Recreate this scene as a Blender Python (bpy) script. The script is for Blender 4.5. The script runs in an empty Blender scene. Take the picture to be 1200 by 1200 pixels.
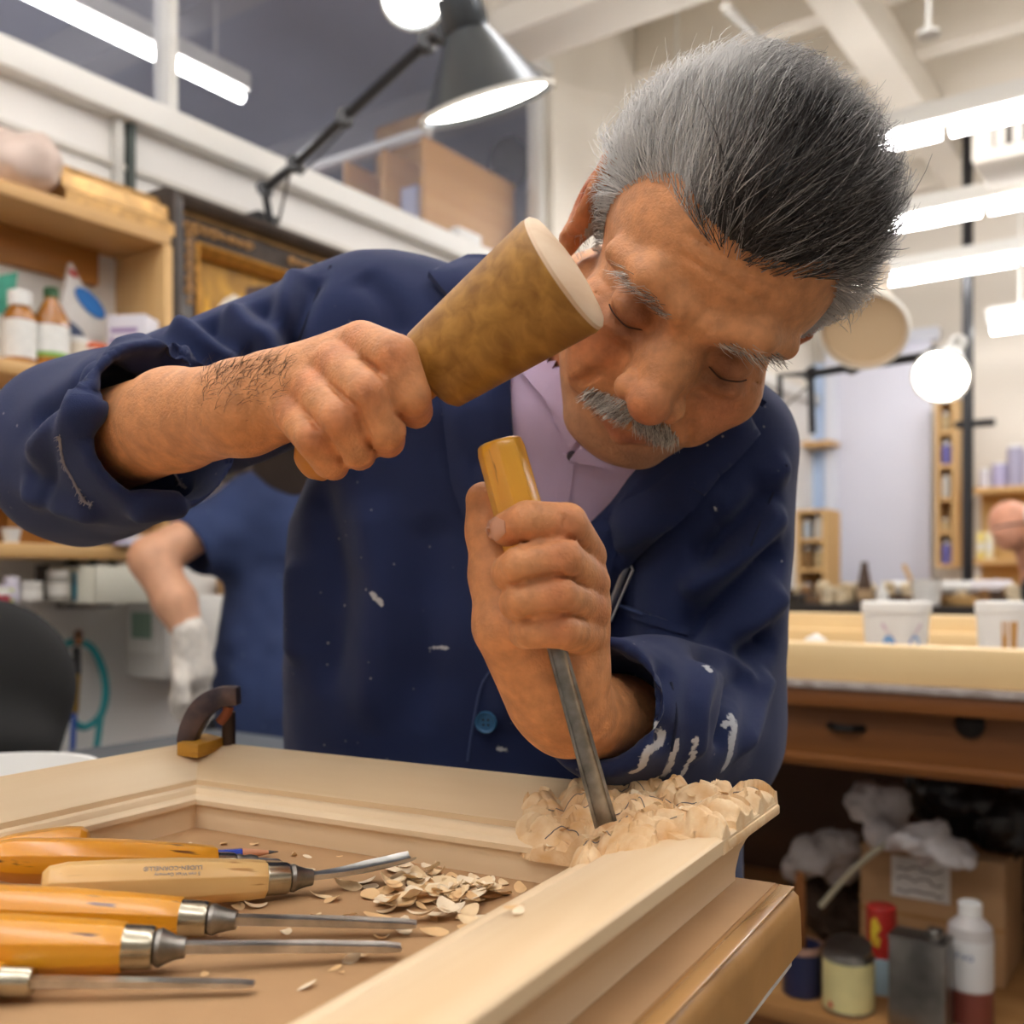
import bpy, bmesh, math, random
import numpy as np
from mathutils import Vector, Matrix, Euler, noise
from mathutils.bvhtree import BVHTree
from mathutils.geometry import delaunay_2d_cdt

random.seed(7); np.random.seed(7)
SC = bpy.context.scene
COL = SC.collection

# ------------------------------------------------------------------ camera
CAMZ = 1.13
cam_d = bpy.data.cameras.new('camera'); CAM = bpy.data.objects.new('camera', cam_d); COL.objects.link(CAM)
CAM.location = (0, 0, CAMZ); CAM.rotation_euler = (math.pi/2, 0, 0)
cam_d.sensor_width = 36; cam_d.lens = 36; cam_d.shift_y = 80/1200
cam_d.clip_start = .02; cam_d.clip_end = 60
cam_d.dof.use_dof = True; cam_d.dof.focus_distance = .60; cam_d.dof.aperture_fstop = 6.5
SC.camera = CAM
# ------------------------------------------------------------------ world, exposure
W = bpy.data.worlds.new('world'); SC.world = W; W.use_nodes = True
W.node_tree.nodes['Background'].inputs[0].default_value = (.9, .95, 1, 1)
W.node_tree.nodes['Background'].inputs[1].default_value = .05
VS = SC.view_settings
VS.view_transform = 'Standard'; VS.look = 'None'; VS.gamma = 1; VS.use_curve_mapping = False
VS.exposure = 0.58
SC.cycles.use_denoising = True
SC.cycles.max_bounces = 7; SC.cycles.diffuse_bounces = 4; SC.cycles.sample_clamp_indirect = 6
TUBE_W = 13.0      # fluorescent tube radiance
LAMP_W = 14.0

# ------------------------------------------------------------------ frames of reference
AX_A = Vector((.578, .816, 0)).normalized()     # along the left wall, away from the camera
AX_B = Vector((AX_A.y, -AX_A.x, 0))             # along the far wall, to the right
RZ = math.atan2(AX_B.y, AX_B.x)
BW = -2.312                                     # left wall
AF = 6.77                                       # far wall
def RM(b, a, z=0): return AX_B*b + AX_A*a + Vector((0, 0, z))
def ray(px, py): return Vector(((px-600)/1200, 1, (680-py)/1200))
def P(px, py, Y): return ray(px, py)*Y + Vector((0, 0, CAMZ))
def onB(px, py, b=BW):            # pixel -> (b, a, z) on a plane parallel to the left wall
    r = ray(px, py); t = b/r.dot(AX_B); return b, t*r.dot(AX_A), CAMZ+t*r.z
def onA(px, py, a=AF):
    r = ray(px, py); t = a/r.dot(AX_A); return t*r.dot(AX_B), a, CAMZ+t*r.z
def onZ(px, py, z):
    r = ray(px, py); t = (z-CAMZ)/r.z; return r*t + Vector((0, 0, CAMZ))
U = Vector((.873, -.4875, 0)).normalized()      # picture frame on the bench: along its back rail
V = Vector((-U.y, U.x, 0))

# ------------------------------------------------------------------ materials
def lin(c):
    if isinstance(c, str):
        c = tuple(int(c[i:i+2], 16)/255 for i in (0, 2, 4))
    return tuple(x/12.92 if x <= .04045 else ((x+.055)/1.055)**2.4 for x in c)
MATS = {}
def nt(m): return m.node_tree.nodes, m.node_tree.links
def mat(name, c, rough=.6, metal=0, var=.0, vs=20, bump=0, bs=200, c2=None, spec=.5, trans=0, coat=0, stretch=None, sss=0, vcol=False, emit=0, alpha=1, dist=0, detail=4, sheen=0):
    if name in MATS: return MATS[name]
    m = bpy.data.materials.new(name); m.use_nodes = True; MATS[name] = m
    n, l = nt(m); b = n['Principled BSDF']
    c = lin(c); b.inputs['Base Color'].default_value = (*c, 1)
    b.inputs['Roughness'].default_value = rough; b.inputs['Metallic'].default_value = metal
    b.inputs['Specular IOR Level'].default_value = spec
    b.inputs['Transmission Weight'].default_value = trans
    b.inputs['Coat Weight'].default_value = coat; b.inputs['Coat Roughness'].default_value = .15
    b.inputs['Alpha'].default_value = alpha
    if sheen: b.inputs['Sheen Weight'].default_value = sheen
    if sss:
        b.inputs['Subsurface Weight'].default_value = sss; b.inputs['Subsurface Radius'].default_value = (.01, .004, .002); b.inputs['Subsurface Scale'].default_value = .6
    if emit:
        b.inputs['Emission Color'].default_value = (*c, 1); b.inputs['Emission Strength'].default_value = emit
    src = None
    if vcol:
        a = n.new('ShaderNodeVertexColor'); a.layer_name = 'Col'; src = a.outputs['Color']
    if var or c2 or bump:
        tc = n.new('ShaderNodeTexCoord'); vec = tc.outputs['Object']
        if stretch:
            mp = n.new('ShaderNodeMapping'); mp.inputs['Scale'].default_value = stretch; l.new(vec, mp.inputs['Vector']); vec = mp.outputs['Vector']
    if var or c2:
        t = n.new('ShaderNodeTexNoise'); t.inputs['Scale'].default_value = vs; t.inputs['Detail'].default_value = detail; t.inputs['Distortion'].default_value = dist
        l.new(vec, t.inputs['Vector'])
        rp = n.new('ShaderNodeValToRGB'); l.new(t.outputs['Fac'], rp.inputs['Fac'])
        if c2:
            cA, cB = c, lin(c2)
        else:
            cA = tuple(x*(1-var) for x in c); cB = tuple(min(1, x*(1+var)) for x in c)
        rp.color_ramp.elements[0].position = .32; rp.color_ramp.elements[1].position = .68
        rp.color_ramp.elements[0].color = (*cA, 1); rp.color_ramp.elements[1].color = (*cB, 1)
        if src is not None:
            rp.color_ramp.elements[0].color = (1-var, 1-var, 1-var, 1); rp.color_ramp.elements[1].color = (1+var,)*3+(1,)
            mx = n.new('ShaderNodeMix'); mx.data_type = 'RGBA'; mx.blend_type = 'MULTIPLY'; mx.inputs[0].default_value = 1
            l.new(src, mx.inputs[6]); l.new(rp.outputs['Color'], mx.inputs[7]); src = mx.outputs[2]
        else: src = rp.outputs['Color']
    if src is not None: l.new(src, b.inputs['Base Color'])
    if bump:
        t2 = n.new('ShaderNodeTexNoise'); t2.inputs['Scale'].default_value = bs; t2.inputs['Detail'].default_value = 3
        l.new(vec, t2.inputs['Vector'])
        bp = n.new('ShaderNodeBump'); bp.inputs['Strength'].default_value = bump; bp.inputs['Distance'].default_value = .002
        l.new(t2.outputs['Fac'], bp.inputs['Height']); l.new(bp.outputs['Normal'], b.inputs['Normal'])
    return m
def wood(name, c1, c2, axis=0, rough=.5, ring=28, coat=0, speck=None):
    """grain running along the object's local axis"""
    if name in MATS: return MATS[name]
    m = mat(name, c1, rough, coat=coat); n, l = nt(m); b = n['Principled BSDF']
    tc = n.new('ShaderNodeTexCoord'); mp = n.new('ShaderNodeMapping')
    s = [ring, ring, ring]; s[axis] = ring*.06; mp.inputs['Scale'].default_value = s
    l.new(tc.outputs['Object'], mp.inputs['Vector'])
    t = n.new('ShaderNodeTexNoise'); t.inputs['Scale'].default_value = 1.0; t.inputs['Detail'].default_value = 8; t.inputs['Distortion'].default_value = .6
    l.new(mp.outputs['Vector'], t.inputs['Vector'])
    rp = n.new('ShaderNodeValToRGB'); l.new(t.outputs['Fac'], rp.inputs['Fac'])
    rp.color_ramp.elements[0].position = .3; rp.color_ramp.elements[1].position = .7
    rp.color_ramp.elements[0].color = (*lin(c1), 1); rp.color_ramp.elements[1].color = (*lin(c2), 1)
    out = rp.outputs['Color']
    if speck:
        s2 = [ring*9]*3; s2[axis] = ring*.9
        mp2 = n.new('ShaderNodeMapping'); mp2.inputs['Scale'].default_value = s2; l.new(tc.outputs['Object'], mp2.inputs['Vector'])
        t3 = n.new('ShaderNodeTexNoise'); t3.inputs['Scale'].default_value = 1; t3.inputs['Detail'].default_value = 2; l.new(mp2.outputs['Vector'], t3.inputs['Vector'])
        r3 = n.new('ShaderNodeValToRGB'); r3.color_ramp.elements[0].position = .66; r3.color_ramp.elements[1].position = .74
        l.new(t3.outputs['Fac'], r3.inputs['Fac'])
        mx = n.new('ShaderNodeMix'); mx.data_type = 'RGBA'; l.new(r3.outputs['Color'], mx.inputs[0]); l.new(out, mx.inputs[6]); mx.inputs[7].default_value = (*lin(speck), 1)
        out = mx.outputs[2]
    l.new(out, b.inputs['Base Color'])
    bp = n.new('ShaderNodeBump'); bp.inputs['Strength'].default_value = .15; bp.inputs['Distance'].default_value = .001
    l.new(t.outputs['Fac'], bp.inputs['Height']); l.new(bp.outputs['Normal'], b.inputs['Normal'])
    return m

# ------------------------------------------------------------------ mesh building
MW = {}
def xf(loc=(0, 0, 0), rz=0, rx=0, ry=0): return Matrix.Translation(loc) @ Euler((rx, ry, rz)).to_matrix().to_4x4()
def axes(o, x, y, z):
    M = Matrix((x, y, z)).transposed().to_4x4(); M.translation = o; return M
def along(p, q, up=Vector((0, 0, 1))):
    """matrix whose z runs from p to q, origin p"""
    z = (q-p).normalized(); x = up.cross(z)
    if x.length < 1e-4: x = Vector((1, 0, 0)).cross(z)
    x.normalize(); y = z.cross(x); return axes(p, x, y, z)
class MB:
    def __init__(s): s.v = []; s.f = []; s.m = []; s.cur = 0
    def add(s, vs, fs, M=None):
        o = len(s.v)
        s.v += [(M @ Vector(p)) if M else Vector(p) for p in vs]
        s.f += [tuple(o+i for i in f) for f in fs]; s.m += [s.cur]*len(fs); return s
    def box(s, lo, hi, M=None):
        x0, y0, z0 = lo; x1, y1, z1 = hi
        return s.add([(x0,y0,z0),(x1,y0,z0),(x1,y1,z0),(x0,y1,z0),(x0,y0,z1),(x1,y0,z1),(x1,y1,z1),(x0,y1,z1)],
                     [(3,2,1,0),(4,5,6,7),(0,1,5,4),(1,2,6,5),(2,3,7,6),(3,0,4,7)], M)
    def rbox(s, b, a, z): # box in room axes
        M = axes(Vector((0,0,0)), AX_B, AX_A, Vector((0,0,1)))
        return s.box((b[0], a[0], z[0]), (b[1], a[1], z[1]), M)
    def lathe(s, prof, n=24, M=None, cap=True, sx=1, sy=1):
        vs = []; fs = []; k = len(prof)
        for i in range(n):
            t = 2*math.pi*i/n
            for r, z in prof: vs.append((r*math.cos(t)*sx, r*math.sin(t)*sy, z))
        for i in range(n):
            j = (i+1) % n
            for q in range(k-1): fs.append((i*k+q, j*k+q, j*k+q+1, i*k+q+1))
        if cap:
            if prof[0][0] > 1e-6: fs.append(tuple(i*k for i in reversed(range(n))))
            if prof[-1][0] > 1e-6: fs.append(tuple(i*k+k-1 for i in range(n)))
        return s.add(vs, fs, M)
    def tube(s, pts, r, n=8, cap=True, up=None, flat=1.0):
        pts = [Vector(p) for p in pts]; k = len(pts)
        rs = r if isinstance(r, (list, tuple)) else [r]*k
        vs = []; fs = []; ref = up
        for i, p in enumerate(pts):
            t = (pts[min(i+1, k-1)]-pts[max(i-1, 0)]).normalized()
            if ref is None: ref = Vector((0,0,1)) if abs(t.z) < .9 else Vector((1,0,0))
            x = (ref - t*ref.dot(t))
            if x.length < 1e-5: x = t.orthogonal()
            x.normalize(); y = t.cross(x); ref = x
            for j in range(n):
                a = 2*math.pi*j/n; vs.append(p + x*(rs[i]*math.cos(a)*flat) + y*(rs[i]*math.sin(a)))
        for i in range(k-1):
            for j in range(n):
                q = (j+1) % n; fs.append((i*n+j, i*n+q, (i+1)*n+q, (i+1)*n+j))
        if cap: fs += [tuple(reversed(range(n))), tuple((k-1)*n+j for j in range(n))]
        return s.add(vs, fs)
    def prism(s, poly, z0, z1, M=None):
        n = len(poly); vs = [(x, y, z0) for x, y in poly]+[(x, y, z1) for x, y in poly]
        fs = [tuple(reversed(range(n))), tuple(range(n, 2*n))]+[(i, (i+1) % n, n+(i+1) % n, n+i) for i in range(n)]
        return s.add(vs, fs, M)
    def build(s, name, m, parent=None, bevel=0, seg=2, smooth=35, local=False, rot=0, keep=False, fix=True):
        """verts are world space (or the parent's local space when local=True)"""
        me = bpy.data.meshes.new(name)
        vs = s.v
        o = bpy.data.objects.new(name, me); COL.objects.link(o)
        if parent is not None:
            o.parent = parent
            if not local:
                inv = MW[parent.name].inverted(); vs = [inv @ p for p in vs]
        elif not keep and not local:
            lo = Vector([min(p[i] for p in vs) for i in range(3)]); hi = Vector([max(p[i] for p in vs) for i in range(3)])
            c = Vector(((lo.x+hi.x)/2, (lo.y+hi.y)/2, lo.z)); M = xf(c, rot); inv = M.inverted(); vs = [inv @ p for p in vs]
            o.location = c; o.rotation_euler = (0, 0, rot); MW[o.name] = M
        if o.name not in MW: MW[o.name] = (MW[parent.name].copy() if parent is not None else Matrix.Identity(4))
        me.from_pydata([tuple(p) for p in vs], [], s.f)
        ms = m if isinstance(m, (list, tuple)) else [m]
        for q in ms: me.materials.append(q)
        me.polygons.foreach_set('material_index', s.m)
        if bevel or fix:
            bm = bmesh.new(); bm.from_mesh(me)
            if fix: bmesh.ops.recalc_face_normals(bm, faces=bm.faces)
            if bevel:
                es = [e for e in bm.edges if len(e.link_faces) == 2 and e.calc_face_angle(0) > .5]
                bmesh.ops.bevel(bm, geom=es, offset=bevel, segments=seg, affect='EDGES', profile=.5, clamp_overlap=True)
            bm.to_mesh(me); bm.free()
        if smooth:
            me.polygons.foreach_set('use_smooth', [True]*len(me.polygons)); me.set_sharp_from_angle(angle=math.radians(smooth))
        return o
def thing(name, label, cat, loc=(0,0,0), rz=0, group=None):
    o = bpy.data.objects.new(name, None); COL.objects.link(o); o.empty_display_size = .05
    o.location = loc; o.rotation_euler = (0,0,rz); MW[o.name] = xf(loc, rz)
    return tag(o, label, cat, group)
def tag(o, label, cat, group=None, kind=None):
    o['label'] = label; o['category'] = cat
    if group: o['group'] = group
    if kind: o['kind'] = kind
    return o
def struct(o, label=None):
    o['kind'] = 'structure'
    if label: o['label'] = label
    return o
def copy_tree(o, parent=None):
    c = o.copy(); COL.objects.link(c); c.parent = parent; MW[c.name] = MW[o.name].copy()
    for ch in o.children: copy_tree(ch, c)
    return c
def npmesh(name, V_, F_, m, parent=None, col=None, smooth=True):
    """numpy vertex and quad/tri arrays -> object, verts in world space"""
    me = bpy.data.meshes.new(name); V_ = np.asarray(V_, dtype=np.float32); F_ = np.asarray(F_, dtype=np.int32)
    o = bpy.data.objects.new(name, me); COL.objects.link(o)
    if parent is not None:
        o.parent = parent; A = np.array(MW[parent.name].inverted(), dtype=np.float32); V_ = V_ @ A[:3, :3].T + A[:3, 3]
    k = F_.shape[1]
    me.vertices.add(len(V_)); me.vertices.foreach_set('co', V_.ravel())
    me.loops.add(F_.size); me.loops.foreach_set('vertex_index', F_.ravel())
    me.polygons.add(len(F_)); me.polygons.foreach_set('loop_start', np.arange(0, F_.size, k, dtype=np.int32))
    me.polygons.foreach_set('loop_total', np.full(len(F_), k, dtype=np.int32))
    me.update(calc_edges=True); me.validate()
    if smooth: me.polygons.foreach_set('use_smooth', [True]*len(me.polygons))
    for q in (m if isinstance(m, (list, tuple)) else [m]): me.materials.append(q)
    if col is not None:
        a = me.color_attributes.new('Col', 'FLOAT_COLOR', 'POINT')
        c4 = np.ones((len(V_), 4), dtype=np.float32); c4[:, :3] = col; a.data.foreach_set('color', c4.ravel())
    MW[o.name] = MW[parent.name].copy() if parent is not None else Matrix.Identity(4)
    return o

# ------------------------------------------------------------------ implicit surfaces for bodies and cloth
def A3(p): return np.array(tuple(p), dtype=np.float32)
class SDF:
    def __init__(s): s.ops = []
    def _b(s, lo, hi, f, k, op): s.ops.append((A3(lo), A3(hi), f, k, op))
    def cone(s, p, q, r0, r1=None, k=.004, op='add', flat=None):
        p = A3(p); q = A3(q); r1 = r0 if r1 is None else r1; d = q-p; L2 = max(float(d@d), 1e-9); R = max(r0, r1)
        def f(X):
            t = np.clip((X-p)@d/L2, 0, 1); W_ = X-p-t[:, None]*d
            return np.sqrt(np.einsum('ij,ij->i', W_, W_)) - (r0+(r1-r0)*t)
        s._b(np.minimum(p, q)-R, np.maximum(p, q)+R, f, k, op); return s
    def chain(s, pts, rs, k=.003, op='add'):
        for i in range(len(pts)-1): s.cone(pts[i], pts[i+1], rs[i], rs[i+1], k, op)
        return s
    def ell(s, c, r, R=None, k=.01, op='add'):
        c = A3(c); r = A3(r); Rm = np.eye(3, dtype=np.float32) if R is None else np.array(R, dtype=np.float32)
        def f(X):
            Y = (X-c)@Rm; a = Y/r; k0 = np.sqrt((a*a).sum(1)); b = a/r; k1 = np.sqrt((b*b).sum(1))
            return np.where(k1 < 1e-6, -r.min(), k0*(k0-1)/np.maximum(k1, 1e-6))
        m = r.max(); s._b(c-m, c+m, f, k, op); return s
    def func(s, lo, hi, f, k=.01, op='add'): s._b(lo, hi, f, k, op); return s
    def __call__(s, X, lo=None, hi=None):
        d = np.full(len(X), .5, dtype=np.float32)
        for (a, b, f, k, op) in s.ops:
            if lo is not None and (np.any(b+k+.02 < lo) or np.any(a-k-.02 > hi)): continue
            g = f(X)
            if op == 'add':
                h = np.clip(.5+.5*(d-g)/k, 0, 1); d = d+(g-d)*h - k*h*(1-h)
            else:
                g = -g; h = np.clip(.5-.5*(d-g)/k, 0, 1); d = d+(g-d)*h + k*h*(1-h)
        return d
    def mesh(s, h, n=14, lo=None, hi=None):
        adds = [o for o in s.ops if o[4] == 'add']
        lo = np.min([o[0] for o in adds], 0)-.01 if lo is None else A3(lo); hi = np.max([o[1] for o in adds], 0)+.01 if hi is None else A3(hi)
        nb = np.ceil((hi-lo)/(h*n)).astype(int); N = nb*n+2
        I = np.stack(np.meshgrid(*[np.arange(q) for q in nb], indexing='ij'), -1).reshape(-1, 3)
        C = lo + (I+.5)*h*n
        act = np.abs(s(C.astype(np.float32))) < h*n*1.35
        g = np.arange(n+1); G = np.stack(np.meshgrid(g, g, g, indexing='ij'), -1).reshape(-1, 3)
        ids = []; vv = []; eds = []
        corner = [(i, j, k) for i in (0, 1) for j in (0, 1) for k in (0, 1)]
        edges = [(a, b) for a in range(8) for b in range(a+1, 8) if sum(x != y for x, y in zip(corner[a], corner[b])) == 1]
        for bi in I[act]:
            base = bi*n; X = (lo+(base+G)*h).astype(np.float32)
            d = s(X, X[0], X[-1]).reshape(n+1, n+1, n+1); sg = d < 0
            if sg.all() or not sg.any(): continue
            cs = [sg[i:i+n, j:j+n, k:k+n] for i, j, k in corner]; tot = sum(c.astype(np.int8) for c in cs)
            cell = np.argwhere((tot > 0) & (tot < 8))
            if len(cell):
                dv = np.stack([d[cell[:, 0]+i, cell[:, 1]+j, cell[:, 2]+k] for i, j, k in corner], 1)
                acc = np.zeros((len(cell), 3)); cnt = np.zeros(len(cell))
                for a, b in edges:
                    x = (dv[:, a] < 0) != (dv[:, b] < 0); t = np.where(x, dv[:, a]/np.where(x, dv[:, a]-dv[:, b], 1), 0)
                    pa = np.array(corner[a]); pb = np.array(corner[b])
                    acc += np.where(x[:, None], pa+(pb-pa)*t[:, None], 0); cnt += x
                vv.append(lo+(base+cell+acc/cnt[:, None])*h)
                gc = base+cell+1; ids.append((gc[:, 0]*N[1]+gc[:, 1])*N[2]+gc[:, 2])
            for ax in range(3):
                sl0 = [slice(0, n)]*3; sl1 = [slice(0, n)]*3; sl1[ax] = slice(1, n+1)
                x = sg[tuple(sl0)] != sg[tuple(sl1)]; e = np.argwhere(x)
                if len(e):
                    fl = sg[tuple(sl0)][x]; gc = base+e+1
                    eds.append(np.concatenate([gc, np.full((len(e), 1), ax), fl[:, None]], 1))
        ids = np.concatenate(ids); vv = np.concatenate(vv); eds = np.concatenate(eds)
        o = np.argsort(ids); ids = ids[o]; vv = vv[o]; F = []
        for ax in range(3):
            e = eds[eds[:, 3] == ax]; u, w = (ax+1) % 3, (ax+2) % 3
            q = []
            for du, dw in ((0, 0), (1, 0), (1, 1), (0, 1)):
                c = e[:, :3].copy(); c[:, u] -= du; c[:, w] -= dw
                k = (c[:, 0]*N[1]+c[:, 1])*N[2]+c[:, 2]; j = np.searchsorted(ids, k); j = np.clip(j, 0, len(ids)-1)
                q.append(np.where(ids[j] == k, j, -1))
            q = np.stack(q, 1); ok = (q >= 0).all(1); q = q[ok]; fl = e[ok, 4] > 0
            F.append(np.where(fl[:, None], q, q[:, ::-1]))
        return vv.astype(np.float32), np.concatenate(F).astype(np.int32)
def vnormals(Vt, F):
    n = np.zeros_like(Vt); a = Vt[F[:, 2]]-Vt[F[:, 0]]; b = Vt[F[:, 3]]-Vt[F[:, 1]] if F.shape[1] == 4 else Vt[F[:, 1]]-Vt[F[:, 0]]
    c = np.cross(a, b) if F.shape[1] == 4 else np.cross(b, a)
    for i in range(F.shape[1]): np.add.at(n, F[:, i], c)
    return n/np.maximum(np.linalg.norm(n, axis=1, keepdims=True), 1e-9)
def smoothmesh(Vt, F, it=2, w=.5):
    e = np.concatenate([F[:, [i, (i+1) % F.shape[1]]] for i in range(F.shape[1])])
    for _ in range(it):
        s = np.zeros_like(Vt); c = np.zeros(len(Vt)); np.add.at(s, e[:, 0], Vt[e[:, 1]]); np.add.at(s, e[:, 1], Vt[e[:, 0]])
        np.add.at(c, e[:, 0], 1); np.add.at(c, e[:, 1], 1); Vt = Vt*(1-w)+w*s/np.maximum(c, 1)[:, None]
    return Vt.astype(np.float32)
def bvh_of(Vt, F): return BVHTree.FromPolygons([tuple(map(float, p)) for p in Vt], [tuple(map(int, f)) for f in F])
def hit(bvh, px, py):
    r = ray(px, py); p, nn, i, d = bvh.ray_cast(Vector((0, 0, CAMZ)), r.normalized())
    return (p, nn) if p is not None else (None, None)
def vnoise(X):
    X = np.asarray(X, dtype=np.float64); I = np.floor(X).astype(np.int64); f = X-I; f = f*f*(3-2*f); out = 0
    for i in (0, 1):
        for j in (0, 1):
            for k in (0, 1):
                h = (I[:, 0]+i)*73856093 ^ (I[:, 1]+j)*19349663 ^ (I[:, 2]+k)*83492791; h = (h*2654435761) & 0xffffffff; h = (h ^ (h >> 15))*2246822519 & 0xffffffff
                out = out+(h/4294967295.*2-1)*(f[:, 0] if i else 1-f[:, 0])*(f[:, 1] if j else 1-f[:, 1])*(f[:, 2] if k else 1-f[:, 2])
    return out.astype(np.float32)
def polyseg(X, pts):
    """distance of points X to a polyline, and the parameter along it"""
    best = np.full(len(X), 9., dtype=np.float32); par = np.zeros(len(X), dtype=np.float32); n = len(pts)-1
    for i in range(n):
        p = A3(pts[i]); d = A3(pts[i+1])-p; L = max(float(d@d), 1e-9); t = np.clip((X-p)@d/L, 0, 1)
        w = X-p-t[:, None]*d; q = np.sqrt((w*w).sum(1)); m = q < best; best[m] = q[m]; par[m] = (i+t[m])/n
    return best, par
def catmull(pts, m=6):
    pts = [Vector(p) for p in pts]; out = []
    for i in range(len(pts)-1):
        a = pts[max(i-1, 0)]; b = pts[i]; c = pts[i+1]; d = pts[min(i+2, len(pts)-1)]
        for j in range(m):
            t = j/m; out.append(.5*((2*b)+(c-a)*t+(2*a-5*b+4*c-d)*t*t+(3*b-a-3*c+d)*t**3))
    return out+[pts[-1]]
def patch(name, bvh, poly, m, parent, off=.001, th=.0015, step=6, lift=None, fallback=None, bend=None):
    """a piece of cloth or paint lying on a body: outline traced in the picture, laid onto the body's surface, with thickness"""
    b2 = []
    for i in range(len(poly)):
        p = Vector(poly[i]); q = Vector(poly[(i+1) % len(poly)]); k = max(1, int((q-p).length/step))
        b2 += [p+(q-p)*j/k for j in range(k)]
    nb = len(b2); xs = [p.x for p in b2]; ys = [p.y for p in b2]; pts = list(b2)
    y = min(ys)+step*.5
    while y < max(ys):
        x = min(xs)+step*.5
        while x < max(xs):
            q = Vector((x, y)); ins = False
            for i in range(nb):
                a = b2[i]; b = b2[(i+1) % nb]
                if (a.y > y) != (b.y > y) and x < (b.x-a.x)*(y-a.y)/(b.y-a.y)+a.x: ins = not ins
            if ins and min((q-a).length for a in b2) > step*.45: pts.append(q)
            x += step
        y += step
    v2, e2, f2, _, _, _ = delaunay_2d_cdt(pts, [(i, (i+1) % nb) for i in range(nb)], [], 1, 1e-4)
    mb = MB(); top = []; bot = []; lastY = None
    hits = []
    for q in v2:
        p, nn = hit(bvh, q.x, q.y); hits.append((p, nn))
    good = [(q, h) for q, h in zip(v2, hits) if h[0] is not None]
    if not good: return None
    for q, (p, nn) in zip(v2, hits):
        if p is None:
            j = min(good, key=lambda g: (g[0]-q).length); p = ray(q.x, q.y)*j[1][0].y+Vector((0, 0, CAMZ)); nn = j[1][1]
        if nn.dot(ray(q.x, q.y)) > 0: nn = -nn
        o = off
        if lift:
            d = min((q-a).length for a in b2); o += lift*min(1, d/18)
        if bend: o += bend(q)
        top.append(p+nn*(o+th)); bot.append(p+nn*(o-.0005))
    n = len(top); fs = [tuple(f) for f in f2]
    edge = {}
    for f in fs:
        for i in range(len(f)):
            a, b = f[i], f[(i+1) % len(f)]; edge[(a, b)] = 1
    side = [(a, b, n+b, n+a) for (a, b) in edge if (b, a) not in edge]
    mb.add(top+bot, fs+[tuple(n+i for i in reversed(f)) for f in fs]+side)
    return mb.build(name, m, parent, smooth=50)
# ================================================================== the room
CEIL = 3.75; B1 = 4.6; A0 = -3.6
WALL = mat('wall_white_paint', 'f1eeea', .8, var=.02, vs=3, bump=.05, bs=60); CREAM = mat('ceiling_cream_paint', 'efe7da', .8, var=.03, vs=2)
TRIM = mat('white_trim_paint', 'efede8', .5)
FLOOR = mat('grey_concrete_floor', '8f8a84', .6, var=.12, vs=3)
def room(name, b, a, z, m, bevel=0): return struct(MB().rbox(b, a, z).build(name, m, None, bevel, rot=RZ))
room('floor', (BW-3.4, B1+.1), (A0-.1, AF+.1), (-.1, 0), FLOOR)
room('ceiling', (BW-3.4, B1+.1), (A0-.1, AF+.1), (CEIL, CEIL+.1), CREAM)
SILL = 2.36; HEAD = 3.27; WA0, WA1 = -.4, 3.56
wl = thing('wall_left', '', ''); del wl['label'], wl['category']; struct(wl)
MB().rbox((BW-.12, BW), (A0, AF), (0, SILL-.07)).build('lower_wall', WALL, wl)
MB().rbox((BW-.12, BW), (A0, AF), (HEAD, CEIL)).build('header', CREAM, wl)
MB().rbox((BW-.12, BW), (WA1, AF), (SILL-.07, HEAD)).build('pier', CREAM, wl)
MB().rbox((BW-.12, BW), (A0, WA0), (SILL-.07, HEAD)).build('pier', CREAM, wl)
room('wall_far', (BW-.12, B1), (AF, AF+.1), (0, CEIL), mat('far_wall_paint', 'dcd4c8', .8, var=.02, vs=2))
room('wall_right', (B1, B1+.1), (A0, AF), (0, CEIL), WALL); room('wall_back', (BW-3.4, B1), (A0-.1, A0), (0, CEIL), WALL)
room('trim_1', (BW-.12, BW+.05), (A0, AF), (SILL-.07, SILL), TRIM, .006)           # window sill beam
room('trim_2', (BW, BW+.012), (A0, 2.9), (SILL-.19, SILL-.175), mat('trim_grey_strip', 'd9d4cc', .6), .002)  # thin raised strip, slightly darker than the wall
win = thing('window_1', '', ''); del win['label'], win['category']; struct(win)
MB().rbox((BW-.07, BW-.064), (WA0, WA1), (SILL, HEAD)).build('pane', mat('window_glass', 'c9cde0', .3, alpha=.10, spec=.3), win)
for a in (.55, 1.728, WA1-.03): MB().rbox((BW-.10, BW-.03), (a-.014, a+.014), (SILL, HEAD)).build('mullion', TRIM, win, .003)
MB().rbox((BW-.10, BW-.0), (WA0, WA1), (HEAD-.05, HEAD)).build('window_frame', TRIM, win, .003)
# room behind the glass
GREYW = mat('grey_room_paint', 'c2c4d2', .8, var=.06, vs=1.2)
room('wall_mezzanine_back', (BW-3.3, BW-3.2), (A0, AF), (SILL-.3, CEIL), GREYW); room('wall_mezzanine_side', (BW-3.2, BW-.12), (AF-.1, AF), (SILL-.3, CEIL), GREYW)
room('floor_mezzanine', (BW-3.2, BW-.12), (A0, AF), (SILL-.3, SILL-.2), GREYW)
room('ceiling_mezzanine', (BW-3.2, BW-.12), (A0, AF), (3.62, 3.64), mat('grey_mezzanine_ceiling', 'b4b5c4', .8, var=.08, vs=1.5))
for i, a in enumerate((1.2, 2.6, 4.0, 5.4)): room('trim_%d' % (i+3), (BW-3.2, BW-.12), (a, a+.14), (3.42, 3.62), mat('grey_beam_paint', 'c4c2c4', .8))
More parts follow.
